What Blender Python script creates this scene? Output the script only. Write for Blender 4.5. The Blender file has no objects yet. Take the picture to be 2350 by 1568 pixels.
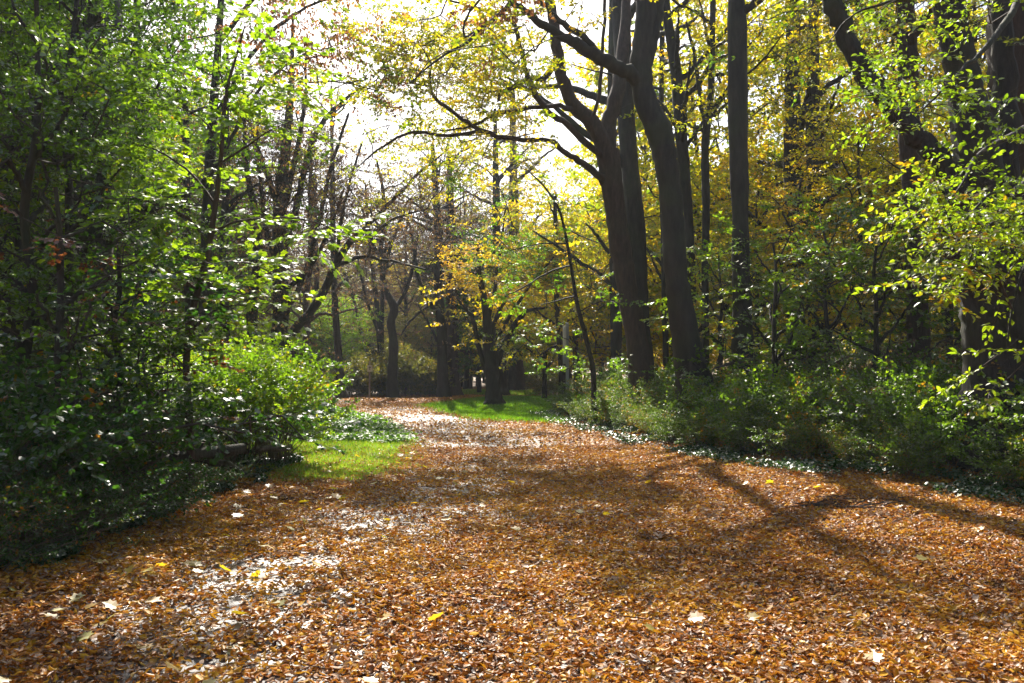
import bpy, math, time
import numpy as np
from mathutils import Vector
T0 = time.time()
COL = bpy.context.scene.collection
SC = bpy.context.scene
rng = np.random.default_rng(11)

# ------------------------------------------------------------------ camera
CAMZ = 1.6
PITCH = math.radians(1.78)
cam = bpy.data.cameras.new('camera'); cam.lens = 30.0; cam.sensor_width = 36.0
cam.clip_start = 0.05; cam.clip_end = 2000
cam.dof.use_dof = True; cam.dof.focus_distance = 17.0; cam.dof.aperture_fstop = 11
co = bpy.data.objects.new('camera', cam); COL.objects.link(co)
co.location = (0, 0, CAMZ); co.rotation_euler = (math.pi / 2 + PITCH, 0, 0)
SC.camera = co
F = 30.0 / 36.0 * 2350

# ------------------------------------------------------------------ light
SUN_AZ = math.radians(-8.0)      # left of straight ahead
SUN_EL = math.radians(41.0)
w = bpy.data.worlds.new('World'); SC.world = w; w.use_nodes = True
nt = w.node_tree; nt.nodes.clear()
sky = nt.nodes.new('ShaderNodeTexSky'); sky.sky_type = 'NISHITA'; sky.sun_disc = False
sky.sun_elevation = SUN_EL; sky.sun_rotation = SUN_AZ
sky.air_density = 1.0; sky.dust_density = 2.5; sky.ozone_density = 1.0
bg = nt.nodes.new('ShaderNodeBackground'); bg.inputs['Strength'].default_value = 0.085
wo = nt.nodes.new('ShaderNodeOutputWorld')
nt.links.new(sky.outputs[0], bg.inputs[0]); nt.links.new(bg.outputs[0], wo.inputs[0])
sd = bpy.data.lights.new('sun', 'SUN'); sd.energy = 5.0; sd.angle = math.radians(0.5); sd.color = (1.0, 0.93, 0.82)
so = bpy.data.objects.new('sun', sd); COL.objects.link(so)
S_DIR = Vector((math.sin(SUN_AZ) * math.cos(SUN_EL), math.cos(SUN_AZ) * math.cos(SUN_EL), math.sin(SUN_EL)))
so.rotation_euler = S_DIR.to_track_quat('Z', 'Y').to_euler()
SC.view_settings.view_transform = 'Standard'; SC.view_settings.look = 'None'
SC.view_settings.exposure = 1.3; SC.view_settings.gamma = 1.0
SC.render.engine = 'CYCLES'
cy = SC.cycles
cy.max_bounces = 6; cy.diffuse_bounces = 3; cy.glossy_bounces = 2; cy.transmission_bounces = 2
cy.transparent_max_bounces = 4; cy.volume_bounces = 0
cy.sample_clamp_indirect = 4.0; cy.sample_clamp_direct = 12.0; cy.blur_glossy = 1.0
cy.use_adaptive_sampling = True; cy.adaptive_threshold = 0.02
cy.caustics_reflective = False; cy.caustics_refractive = False
cy.use_denoising = True

# ------------------------------------------------------------------ helpers
def gz(x, y):
    x = np.asarray(x, float); y = np.asarray(y, float)
    z = 0.03 * np.sin(x * 0.9 + y * 0.35) + 0.03 * np.sin(y * 0.7 - x * 0.4 + 1.3)
    xb = np.interp(y, [0, 10, 12.3, 17, 30, 45], [8.5, 6, 4.6, 2.8, 0.9, 2.0])
    rise = np.clip((x - xb) / 3.0, 0, 1) * np.clip((48 - y) / 12, 0, 1)
    return z * np.clip((60 - y) / 20, 0, 1) + 0.30 * rise * rise * (3 - 2 * rise)

def at(px, py, Y):
    """world point that the photo shows at (px,py) (2350 px wide frame), Y metres ahead"""
    cx = (px - 1175) / F; cz = -(py - 784) / F
    c, s = math.cos(PITCH), math.sin(PITCH)
    dy = c - cz * s; dz = s + cz * c
    k = Y / dy
    return np.array([cx * k, Y, CAMZ + dz * k])

def project(P):
    c, s = math.cos(PITCH), math.sin(PITCH)
    y = P[:, 1]; z = P[:, 2] - CAMZ
    d = y * c + z * s; u = -y * s + z * c
    d = np.maximum(d, 0.01)
    return 1175 + P[:, 0] / d * F, 784 - u / d * F

def in_view(P, m=1.12):
    px, py = project(P)
    return (P[:, 1] > 0.5) & (np.abs(px - 1175) < 1175 * m) & (py > 784 - 784 * m - 30) & (py < 784 + 784 * m)

class Acc:
    def __init__(s): s.V = []; s.Fc = {3: [], 4: []}; s.R = {3: [], 4: []}; s.n = 0
    def add(s, V, Fa, R=None):
        V = np.asarray(V, np.float32).reshape(-1, 3); Fa = np.asarray(Fa, np.int64)
        if len(Fa) == 0: return
        k = Fa.shape[1]
        s.V.append(V); s.Fc[k].append(Fa + s.n)
        s.R[k].append(np.full(len(Fa), 0.5, np.float32) if R is None else np.broadcast_to(np.asarray(R, np.float32), (len(Fa),)))
        s.n += len(V)
    def build(s, name, mat, parent=None, base=None, smooth=False):
        me = bpy.data.meshes.new(name)
        if s.n:
            V = np.concatenate(s.V)
            if base is not None: V = V - np.asarray(base, np.float32)
            q = np.concatenate(s.Fc[4]) if s.Fc[4] else np.zeros((0, 4), int)
            t = np.concatenate(s.Fc[3]) if s.Fc[3] else np.zeros((0, 3), int)
            rq = np.concatenate(s.R[4]) if s.R[4] else np.zeros(0)
            rt = np.concatenate(s.R[3]) if s.R[3] else np.zeros(0)
            loops = np.concatenate([q.ravel(), t.ravel()]).astype(np.int32)
            start = np.concatenate([np.arange(len(q)) * 4, len(q) * 4 + np.arange(len(t)) * 3]).astype(np.int32)
            me.vertices.add(len(V)); me.vertices.foreach_set('co', V.astype(np.float32).ravel())
            me.loops.add(len(loops)); me.loops.foreach_set('vertex_index', loops)
            me.polygons.add(len(start)); me.polygons.foreach_set('loop_start', start)
            a = me.attributes.new('rnd', 'FLOAT', 'FACE')
            a.data.foreach_set('value', np.concatenate([rq, rt]).astype(np.float32))
            me.polygons.foreach_set('use_smooth', np.full(len(start), smooth))
            me.update(calc_edges=True)
        me.materials.append(mat)
        o = bpy.data.objects.new(name, me); COL.objects.link(o)
        if parent is not None: o.parent = parent
        return o

def empty(name, loc, label, cat, group=None):
    o = bpy.data.objects.new(name, None); COL.objects.link(o)
    o.location = [float(v) for v in loc]; o['label'] = label; o['category'] = cat
    if group: o['group'] = group
    o.empty_display_size = 0.2
    return o

def copy_tree(root, loc, rz, sc, label=None, group=None):
    r = root.copy(); COL.objects.link(r)
    r.location = [float(v) for v in loc]; r.rotation_euler = (0, 0, rz)
    r.scale = (sc, sc, sc)
    if label: r['label'] = label
    if group: r['group'] = group
    for ch in list(root.children):
        c = ch.copy(); COL.objects.link(c); c.parent = r
    return r

# ------------------------------------------------------------------ materials
def new_mat(name):
    m = bpy.data.materials.new(name); m.use_nodes = True
    m.node_tree.nodes.clear(); return m, m.node_tree

def ramp(nt, stops, src):
    r = nt.nodes.new('ShaderNodeValToRGB'); cr = r.color_ramp
    while len(cr.elements) > 1: cr.elements.remove(cr.elements[0])
    cr.elements[0].position = stops[0][0]; cr.elements[0].color = (*stops[0][1], 1)
    for p, c in stops[1:]:
        e = cr.elements.new(p); e.color = (*c, 1)
    nt.links.new(src, r.inputs[0]); return r

def leaf_mat(name, stops, trans=0.5, boost=(1.55, 1.45, 0.8), gloss=0.48, spec=0.15):
    m, nt = new_mat(name); N = nt.nodes; L = nt.links
    a = N.new('ShaderNodeAttribute'); a.attribute_name = 'rnd'
    r = ramp(nt, stops, a.outputs['Fac'])
    mul = N.new('ShaderNodeMix'); mul.data_type = 'RGBA'; mul.blend_type = 'MULTIPLY'; mul.inputs['Factor'].default_value = 1
    L.new(r.outputs[0], mul.inputs['A']); mul.inputs['B'].default_value = (*boost, 1)
    d = N.new('ShaderNodeBsdfDiffuse'); t = N.new('ShaderNodeBsdfTranslucent')
    L.new(r.outputs[0], d.inputs[0]); L.new(mul.outputs['Result'], t.inputs[0])
    mx = N.new('ShaderNodeMixShader'); mx.inputs[0].default_value = trans
    L.new(d.outputs[0], mx.inputs[1]); L.new(t.outputs[0], mx.inputs[2])
    g = N.new('ShaderNodeBsdfGlossy'); g.inputs['Roughness'].default_value = gloss
    fr = N.new('ShaderNodeFresnel'); fr.inputs[0].default_value = 1.42
    mm = N.new('ShaderNodeMath'); mm.operation = 'MULTIPLY'; mm.inputs[1].default_value = spec
    L.new(fr.outputs[0], mm.inputs[0])
    mx2 = N.new('ShaderNodeMixShader'); L.new(mm.outputs[0], mx2.inputs[0])
    L.new(mx.outputs[0], mx2.inputs[1]); L.new(g.outputs[0], mx2.inputs[2])
    o = N.new('ShaderNodeOutputMaterial'); L.new(mx2.outputs[0], o.inputs[0])
    return m

def bark_mat(name, c1, c2, scale=6.0, bump=0.6, moss=0.0):
    m, nt = new_mat(name); N = nt.nodes; L = nt.links
    tc = N.new('ShaderNodeTexCoord'); mp = N.new('ShaderNodeMapping'); mp.inputs['Scale'].default_value = (scale, scale, scale * 0.22)
    L.new(tc.outputs['Object'], mp.inputs[0])
    n1 = N.new('ShaderNodeTexNoise'); n1.inputs['Scale'].default_value = 2.2; n1.inputs['Detail'].default_value = 7; n1.inputs['Roughness'].default_value = 0.65
    L.new(mp.outputs[0], n1.inputs['Vector'])
    n2 = N.new('ShaderNodeTexNoise'); n2.inputs['Scale'].default_value = 1.1; n2.inputs['Detail'].default_value = 3
    L.new(tc.outputs['Object'], n2.inputs['Vector'])
    r = ramp(nt, [(0.3, c1), (0.5, tuple(0.6 * a + 0.4 * b for a, b in zip(c1, c2))), (0.72, c2)], n1.outputs['Fac'])
    mx = N.new('ShaderNodeMix'); mx.data_type = 'RGBA'; mx.inputs['B'].default_value = (0.05, 0.07, 0.02, 1)
    mr = N.new('ShaderNodeMapRange'); mr.inputs[1].default_value = 0.48; mr.inputs[2].default_value = 0.66; mr.inputs[4].default_value = moss
    L.new(n2.outputs['Fac'], mr.inputs[0]); L.new(mr.outputs[0], mx.inputs['Factor']); L.new(r.outputs[0], mx.inputs['A'])
    b = N.new('ShaderNodeBsdfPrincipled'); b.inputs['Roughness'].default_value = 0.8
    L.new(mx.outputs['Result'], b.inputs['Base Color'])
    bp = N.new('ShaderNodeBump'); bp.inputs['Strength'].default_value = bump; bp.inputs['Distance'].default_value = 0.07
    L.new(n1.outputs['Fac'], bp.inputs['Height']); L.new(bp.outputs[0], b.inputs['Normal'])
    o = N.new('ShaderNodeOutputMaterial'); L.new(b.outputs[0], o.inputs[0]); return m

M = {}
M['yellow'] = leaf_mat('yellow_leaves', [(0, (.13, .23, .012)), (.25, (.30, .36, .015)), (.5, (.52, .48, .018)), (.75, (.62, .44, .02)), (.93, (.50, .27, .03)), (1, (.24, .10, .02))], trans=.6, boost=(1.65, 1.5, .7))
M['gold'] = leaf_mat('golden_leaves', [(0, (.26, .30, .02)), (.3, (.48, .42, .03)), (.7, (.58, .38, .03)), (1, (.42, .18, .025))], trans=.55)
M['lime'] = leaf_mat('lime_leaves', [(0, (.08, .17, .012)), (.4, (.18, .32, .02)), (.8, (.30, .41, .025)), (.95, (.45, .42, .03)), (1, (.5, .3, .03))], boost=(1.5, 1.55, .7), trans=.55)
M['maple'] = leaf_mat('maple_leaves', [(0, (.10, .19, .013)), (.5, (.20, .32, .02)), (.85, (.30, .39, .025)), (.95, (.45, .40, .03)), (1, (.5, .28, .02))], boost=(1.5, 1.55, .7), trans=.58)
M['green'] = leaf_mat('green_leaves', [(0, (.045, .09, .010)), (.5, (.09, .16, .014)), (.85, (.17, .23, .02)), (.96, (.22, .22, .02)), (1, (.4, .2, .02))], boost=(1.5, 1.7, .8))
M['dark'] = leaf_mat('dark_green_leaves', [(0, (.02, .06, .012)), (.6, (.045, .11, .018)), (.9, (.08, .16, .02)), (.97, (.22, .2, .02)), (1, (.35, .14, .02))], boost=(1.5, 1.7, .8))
M['blue'] = leaf_mat('dull_needles', [(0, (.03, .06, .05)), (.6, (.05, .09, .07)), (1, (.09, .13, .08))], trans=.25)
M['rust'] = leaf_mat('rust_leaves', [(0, (.14, .05, .02)), (.4, (.30, .13, .05)), (.8, (.42, .21, .08)), (1, (.42, .27, .04))], boost=(1.5, 1.3, .9))
M['brown'] = leaf_mat('brown_seed_clusters', [(0, (.10, .06, .045)), (.5, (.18, .10, .075)), (.8, (.26, .17, .09)), (.9, (.3, .26, .05)), (1, (.2, .28, .03))], trans=.35)
M['olive'] = leaf_mat('olive_leaves', [(0, (.07, .10, .02)), (.4, (.16, .17, .03)), (.7, (.28, .24, .04)), (.9, (.30, .17, .05)), (1, (.18, .09, .05))])
M['litter'] = leaf_mat('fallen_leaf', [(0, (.07, .035, .02)), (.15, (.20, .08, .025)), (.35, (.40, .14, .018)), (.52, (.54, .235, .02)), (.62, (.60, .33, .03)), (.66, (.30, .17, .09)), (.82, (.38, .25, .16)), (1, (.50, .37, .27))], trans=.22, boost=(1.2, 1.1, .7), gloss=.5, spec=.08)
M['grass'] = leaf_mat('grass_blade', [(0, (.07, .18, .012)), (.5, (.13, .29, .018)), (.85, (.26, .38, .03)), (1, (.4, .35, .1))], boost=(1.5, 1.6, .7))
M['groundplant'] = leaf_mat('ground_plant_leaf', [(0, (.06, .15, .01)), (.6, (.12, .25, .015)), (1, (.22, .34, .02))], boost=(1.45, 1.5, .7), spec=.12)
M['ivy'] = leaf_mat('ivy_leaf', [(0, (.02, .05, .015)), (.6, (.035, .09, .02)), (.95, (.08, .15, .025)), (1, (.35, .2, .03))], trans=.3, gloss=.38, spec=.22)
M['bark'] = bark_mat('dark_bark', (.012, .0095, .007), (.045, .035, .026), moss=.35)
M['bark_red'] = bark_mat('reddish_bark', (.03, .018, .013), (.09, .055, .04), moss=.15)
M['bark_grey'] = bark_mat('grey_beech_bark', (.016, .013, .010), (.055, .045, .034), scale=3, bump=.3, moss=.3)
M['twig'] = bark_mat('twig_bark', (.03, .022, .018), (.08, .06, .05), scale=20, bump=0)
M['twig_red'] = bark_mat('purplish_twig_bark', (.06, .038, .035), (.12, .08, .07), scale=20, bump=0)
M['stem'] = bark_mat('shrub_stem_bark', (.06, .04, .025), (.17, .12, .07), scale=20, bump=0)

def plain(name, col, rough=.7, metal=0.0):
    m, nt = new_mat(name); b = nt.nodes.new('ShaderNodeBsdfPrincipled')
    n = nt.nodes.new('ShaderNodeTexNoise'); n.inputs['Scale'].default_value = 9; n.inputs['Detail'].default_value = 5
    r = ramp(nt, [(.3, tuple(c * .7 for c in col)), (.7, tuple(c * 1.15 for c in col))], n.outputs['Fac'])
    nt.links.new(r.outputs[0], b.inputs['Base Color'])
    b.inputs['Roughness'].default_value = rough; b.inputs['Metallic'].default_value = metal
    o = nt.nodes.new('ShaderNodeOutputMaterial'); nt.links.new(b.outputs[0], o.inputs[0]); return m
M['post'] = plain('weathered_post', (.30, .25, .19)); M['metal'] = plain('grey_painted_metal', (.30, .32, .31), .45)
M['signwhite'] = plain('dirty_white_board', (.62, .60, .52), .5); M['signdark'] = plain('dark_sign_print', (.05, .05, .05), .6)

# ------------------------------------------------------------------ ground
def ground_mat():
    m, nt = new_mat('leafy_forest_floor'); N = nt.nodes; L = nt.links
    g = N.new('ShaderNodeNewGeometry')
    v = N.new('ShaderNodeTexVoronoi'); v.inputs['Scale'].default_value = 14; L.new(g.outputs['Position'], v.inputs['Vector'])
    sp = N.new('ShaderNodeSeparateColor'); L.new(v.outputs['Color'], sp.inputs[0])
    r = ramp(nt, [(0, (.05, .025, .014)), (.3, (.14, .06, .02)), (.6, (.30, .13, .03)), (.8, (.36, .22, .10)), (1, (.45, .34, .22))], sp.outputs[0])
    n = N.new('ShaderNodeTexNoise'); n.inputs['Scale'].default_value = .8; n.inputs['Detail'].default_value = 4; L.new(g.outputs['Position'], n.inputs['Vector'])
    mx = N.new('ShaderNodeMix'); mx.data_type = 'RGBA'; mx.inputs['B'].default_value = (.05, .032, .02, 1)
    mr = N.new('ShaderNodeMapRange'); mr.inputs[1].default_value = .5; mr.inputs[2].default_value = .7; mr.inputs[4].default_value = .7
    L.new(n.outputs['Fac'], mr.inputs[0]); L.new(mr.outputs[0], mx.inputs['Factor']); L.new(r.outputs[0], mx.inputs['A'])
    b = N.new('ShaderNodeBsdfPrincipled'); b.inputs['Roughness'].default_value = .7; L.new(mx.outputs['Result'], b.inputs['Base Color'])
    bp = N.new('ShaderNodeBump'); bp.inputs['Strength'].default_value = .8; bp.inputs['Distance'].default_value = .03
    L.new(v.outputs['Distance'], bp.inputs['Height']); L.new(bp.outputs[0], b.inputs['Normal'])
    o = N.new('ShaderNodeOutputMaterial'); L.new(b.outputs[0], o.inputs[0]); return m

def path_mat():
    m, nt = new_mat('wet_gravel'); N = nt.nodes; L = nt.links
    g = N.new('ShaderNodeNewGeometry')
    n = N.new('ShaderNodeTexNoise'); n.inputs['Scale'].default_value = 30; n.inputs['Detail'].default_value = 8; n.inputs['Roughness'].default_value = .7
    L.new(g.outputs['Position'], n.inputs['Vector'])
    r = ramp(nt, [(.3, (.05, .042, .038)), (.6, (.12, .105, .10)), (.8, (.2, .18, .17))], n.outputs['Fac'])
    b = N.new('ShaderNodeBsdfPrincipled'); L.new(r.outputs[0], b.inputs['Base Color'])
    rr = N.new('ShaderNodeMapRange'); rr.inputs[1].default_value = .35; rr.inputs[2].default_value = .65; rr.inputs[3].default_value = .26; rr.inputs[4].default_value = .62
    n2 = N.new('ShaderNodeTexNoise'); n2.inputs['Scale'].default_value = 3; L.new(g.outputs['Position'], n2.inputs['Vector'])
    L.new(n2.outputs['Fac'], rr.inputs[0]); L.new(rr.outputs[0], b.inputs['Roughness'])
    bp = N.new('ShaderNodeBump'); bp.inputs['Strength'].default_value = .5; bp.inputs['Distance'].default_value = .012
    L.new(n.outputs['Fac'], bp.inputs['Height']); L.new(bp.outputs[0], b.inputs['Normal'])
    o = N.new('ShaderNodeOutputMaterial'); L.new(b.outputs[0], o.inputs[0]); return m

def lawn_mat():
    m, nt = new_mat('lawn_soil'); N = nt.nodes; L = nt.links
    g = N.new('ShaderNodeNewGeometry')
    n = N.new('ShaderNodeTexNoise'); n.inputs['Scale'].default_value = 7; n.inputs['Detail'].default_value = 7
    L.new(g.outputs['Position'], n.inputs['Vector'])
    r = ramp(nt, [(.3, (.03, .06, .012)), (.55, (.06, .14, .015)), (.75, (.12, .18, .03))], n.outputs['Fac'])
    b = N.new('ShaderNodeBsdfPrincipled'); b.inputs['Roughness'].default_value = .8; L.new(r.outputs[0], b.inputs['Base Color'])
    o = N.new('ShaderNodeOutputMaterial'); L.new(b.outputs[0], o.inputs[0]); return m

def grid_sheet(name, xs, ys, mat, dz=0.0):
    X, Y = np.meshgrid(xs, ys); Z = gz(X, Y) + dz
    V = np.stack([X.ravel(), Y.ravel(), Z.ravel()], 1)
    nx = len(xs); i = np.arange(len(ys) - 1)[:, None] * nx + np.arange(nx - 1)[None]
    q = np.stack([i, i + 1, i + 1 + nx, i + nx], -1).reshape(-1, 4)
    A = Acc(); A.add(V, q); o = A.build(name, mat, smooth=True); o['kind'] = 'structure'; return o
xs = np.concatenate([[-900, -400, -150, -70], np.arange(-40, 40.1, .5), [70, 150, 400, 900]])
ys = np.concatenate([[-300, -80, -20], np.arange(-6, 60.1, .5), [75, 100, 200, 500, 1200]])
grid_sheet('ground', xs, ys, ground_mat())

def strip(name, cl, mat, dz):
    """flat sheet along a centreline [(Y, x_left, x_right)], wavy edges, following the ground"""
    cl = np.array(cl, float); yy = np.arange(cl[0, 0], cl[-1, 0] + .01, .4)
    xl = np.interp(yy, cl[:, 0], cl[:, 1]); xr = np.interp(yy, cl[:, 0], cl[:, 2])
    xl += .12 * np.sin(yy * 1.9) + .1 * np.sin(yy * 4.3 + 1); xr += .12 * np.sin(yy * 2.3 + 2) + .1 * np.sin(yy * 5.1)
    n = 13; t = np.linspace(0, 1, n)
    X = xl[:, None] * (1 - t) + xr[:, None] * t; Y = np.repeat(yy[:, None], n, 1)
    # ground is piecewise linear on its 0.5 m grid: stay a little above it
    V = np.stack([X.ravel(), Y.ravel(), (gz(X, Y) + dz).ravel()], 1)
    i = np.arange(len(yy) - 1)[:, None] * n + np.arange(n - 1)[None]
    q = np.stack([i, i + 1, i + 1 + n, i + n], -1).reshape(-1, 4)
    A = Acc(); A.add(V, q); o = A.build(name, mat, smooth=True); o['kind'] = 'structure'; return o
PATH = [(-3, -2.9, 1.6), (4, -2.6, 1.6), (8, -2.5, 1.6), (12, -2.3, 1.6), (16, -2.2, 1.0), (22, -3.0, 0.0), (27, -4.3, -1.2), (30, -5.6, -2.2), (34, -8.5, -3.6), (38, -15, -6.5), (42, -26, -9)]
strip('path', PATH, path_mat(), .012)
LAWN_L = [(12.2, -3.2, -2.2), (14, -4.4, -1.9), (18, -6.0, -2.2), (22, -7, -2.9), (26, -7.8, -4.1), (30, -8.3, -5.6), (33.5, -8.6, -7.4)]
LAWN_R = [(25.5, -1.0, 1.6), (28, -1.5, 1.4), (31, -2.4, 1.6), (35, -3.6, 2.0), (40, -3.4, 3.5), (47, 0, 4)]
LAWN_F = [(50, -4.6, 1.5), (60, -6.0, 2.0)]
lm = lawn_mat()
strip('lawn', LAWN_L, lm, .022); strip('lawn', LAWN_R, lm, .022); strip('lawn', LAWN_F, lm, .03)

def in_strip(x, y, S, pad=0.0):
    S = np.array(S, float)
    return (y > S[0, 0]) & (y < S[-1, 0]) & (x > np.interp(y, S[:, 0], S[:, 1]) - pad) & (x < np.interp(y, S[:, 0], S[:, 2]) + pad)
def bank_x(y): return np.interp(y, [0, 10, 12.3, 17, 30, 45], [8.5, 6, 4.6, 2.8, 0.9, 2.0])
def left_x(y): return np.interp(y, [0, 6.9, 10.3, 13.7, 20, 33], [-4.4, -3.9, -3.6, -3.5, -6.2, -9])
def noise2(x, y, s, seed=0):
    r = np.random.default_rng(seed); v = 0
    for k in range(5):
        a = r.uniform(0, 6.28); f = s * (1.0 + .7 * k); p = r.uniform(0, 6.28)
        v = v + np.sin((x * math.cos(a) + y * math.sin(a)) * f + p + 1.3 * np.sin((y * math.cos(a) - x * math.sin(a)) * f * .8 + p)) / (1 + .3 * k)
    return v / 2.4

# ------------------------------------------------------------------ leaf shapes
def rotm(ax, ay, az):
    """rotation matrices for arrays of euler angles: Rz @ Ry @ Rx"""
    ca, sa, cb, sb, cc, sc_ = np.cos(ax), np.sin(ax), np.cos(ay), np.sin(ay), np.cos(az), np.sin(az)
    R = np.empty(ca.shape + (3, 3))
    R[..., 0, 0] = cc * cb; R[..., 0, 1] = cc * sb * sa - sc_ * ca; R[..., 0, 2] = cc * sb * ca + sc_ * sa
    R[..., 1, 0] = sc_ * cb; R[..., 1, 1] = sc_ * sb * sa + cc * ca; R[..., 1, 2] = sc_ * sb * ca - cc * sa
    R[..., 2, 0] = -sb; R[..., 2, 1] = cb * sa; R[..., 2, 2] = cb * ca
    return R

def leaf_shape(kind):
    if kind == 'kite':     # folded two-triangle leaf, tip at +x
        V = [(0, 0, 0), (.45, .27, .07), (1, 0, -.05), (.45, -.27, .07)]; Fa = [(0, 1, 2), (0, 2, 3)]
    elif kind == 'ovate':
        V = [(0, 0, 0), (.28, .25, .06), (.65, .22, .05), (1, 0, -.06), (.65, -.22, .05), (.28, -.25, .06), (.5, 0, 0)]
        Fa = [(0, 1, 6), (1, 2, 6), (2, 3, 6), (3, 4, 6), (4, 5, 6), (5, 0, 6)]
    elif kind == 'round':
        V = [(0, 0, 0), (.2, .34, .05), (.6, .38, .06), (.95, .1, -.02), (.6, -.36, .06), (.2, -.34, .05)]
        Fa = [(0, 1, 2), (0, 2, 3), (0, 3, 4), (0, 4, 5)]
    elif kind == 'maple':
        pts = [(0, 0), (-.12, .28), (.1, .3), (.2, .55), (.38, .36), (.62, .5), (.66, .2), (1, 0), (.66, -.2), (.62, -.5), (.38, -.36), (.2, -.55), (.1, -.3), (-.12, -.28)]
        V = [(x, y, .10 * abs(y) - .08 * x * x) for x, y in pts] + [(.34, 0, 0)]
        n = len(pts); Fa = [(i, (i + 1) % n, n) for i in range(n)]
    elif kind == 'maple0':
        pts = [(0, 0), (.15, .5), (.4, .22), (1, 0), (.4, -.22), (.15, -.5)]
        V = [(x, y, .1 * abs(y)) for x, y in pts]; Fa = [(0, 1, 2), (0, 2, 4), (2, 3, 4), (0, 4, 5)]
    elif kind == 'needle':
        V = [(0, -.06, 0), (1, 0, 0), (0, .06, .02)]; Fa = [(0, 1, 2)]
    return np.array(V, float), np.array(Fa, int)

def make_spray(kind, n, lsize, seed, flat=.45, droop=.0, width=.55, hang=False):
    """unit-length twig along +x with side twigs and leaves; returns leaf V,F,R and twig segments"""
    r = np.random.default_rng(seed); LV, LF = leaf_shape(kind)
    segs = []; P = []; D = []
    ns = 6
    main = [np.array([t, .06 * math.sin(t * 5 + seed), -droop * t * t]) for t in np.linspace(0, 1, 5)]
    for a, b in zip(main[:-1], main[1:]): segs.append((a, b))
    for k in range(ns):
        t = .12 + .8 * k / ns; s = 1 if k % 2 else -1
        b0 = np.array([t, .06 * math.sin(t * 5 + seed), -droop * t * t])
        ang = math.radians(r.uniform(35, 60)) * s; ln = width * (1 - .55 * t) * r.uniform(.7, 1.1)
        b1 = b0 + np.array([math.cos(ang) * ln, math.sin(ang) * ln, r.uniform(-.12, .1) - droop * ln * .6])
        segs.append((b0, b1))
    tot = len(segs)
    lens = np.array([np.linalg.norm(b - a) for a, b in segs]); pr = lens / lens.sum()
    idx = r.choice(tot, n, p=pr)
    V = []; Fa = []; R = []
    for q, i in enumerate(idx):
        a, b = segs[i]; t = r.uniform(0.1, 1.05); p = a + (b - a) * t
        d = (b - a) / (np.linalg.norm(b - a) + 1e-9)
        az = math.atan2(d[1], d[0]) + r.choice([-1, 1]) * math.radians(r.uniform(10, 75))
        if hang:
            R3 = rotm(np.array(r.uniform(0, 6.28)), np.array(math.radians(r.uniform(55, 90))), np.array(r.uniform(0, 6.28)))
        else:
            R3 = rotm(np.array(r.normal(0, flat)), np.array(r.normal(.18, flat * .8)), np.array(az))
        sc = lsize * r.uniform(.7, 1.2)
        v = (LV * sc) @ R3.T + p
        Fa.append(LF + len(LV) * q); V.append(v); R.append(np.full(len(LF), r.uniform(-1, 1)))
    return np.concatenate(V), np.concatenate(Fa), np.concatenate(R), np.array([[*a, *b] for a, b in segs])

SP = {}
def spray_set(key, *a, **k):
    SP[key] = [make_spray(*a, seed=s * 7 + 3, **k) for s in range(6)]
# key: (near/mid/far) leaf count and leaf size relative to twig length
spray_set('beech_n', 'ovate', 34, .105, flat=.5, droop=.12)
spray_set('beech_m', 'kite', 34, .15, flat=.5, droop=.1)
spray_set('beech_f', 'kite', 22, .20, flat=.65, droop=.1)
spray_set('maple_n', 'maple', 20, .135, flat=.30, droop=.05, width=.5)
spray_set('maple_m', 'maple0', 30, .17, flat=.4, droop=.05)
spray_set('shrub_n', 'round', 26, .15, flat=.6, droop=-.05, width=.45)
spray_set('small_n', 'ovate', 34, .12, flat=.7, droop=.0)
spray_set('hang', 'ovate', 26, .14, hang=True, droop=.25)
spray_set('twiggy', 'kite', 12, .10, flat=.9, droop=.0, hang=True)
spray_set('needle', 'needle', 90, .34, flat=.6, droop=.12)
spray_set('bush_f', 'kite', 26, .20, flat=.8, droop=0)

def put_sprays(A, key, P, D, S, hue, hue_amp=.22, roll=.35, updip=0.0, r=None):
    """instance spray templates: base P, direction D, size S, hue centre per spray"""
    r = r or rng; n = len(P)
    if n == 0: return
    D = D / (np.linalg.norm(D, axis=1, keepdims=True) + 1e-9)
    D = D.copy(); D[:, 2] = np.clip(D[:, 2], -.5, .6); D /= np.linalg.norm(D, axis=1, keepdims=True)
    up = np.array([0, 0, 1.]) + r.normal(0, roll, (n, 3))
    Yv = np.cross(up, D); Yv /= np.linalg.norm(Yv, axis=1, keepdims=True) + 1e-9
    Zv = np.cross(D, Yv)
    R = np.stack([D, Yv, Zv], -1)
    which = r.integers(0, len(SP[key]), n)
    for k in range(len(SP[key])):
        m = which == k
        if not m.any(): continue
        V, Fa, Rr, seg = SP[key][k]
        W = np.einsum('nij,vj->nvi', R[m] * S[m][:, None, None], V) + P[m][:, None]
        nv = len(V); off = (np.arange(m.sum()) * nv)[:, None, None]
        rr = np.clip(hue[m][:, None] + hue_amp * Rr[None] * 1.0, 0, 1)
        A.add(W.reshape(-1, 3), (Fa[None] + off).reshape(-1, Fa.shape[1]), rr.ravel())
    return R, which

def spray_twigs(key, P, R, which, S, rad):
    out = []
    for k in range(len(SP[key])):
        m = which == k
        if not m.any(): continue
        seg = SP[key][k][3].reshape(-1, 2, 3)
        W = np.einsum('nij,svj->nsvi', R[m] * S[m][:, None, None], seg) + P[m][:, None, None]
        W = W.reshape(-1, 2, 3); out.append(W)
    W = np.concatenate(out)
    return W[:, 0], W[:, 1], np.full(len(W), rad), np.full(len(W), rad * .55)

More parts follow.
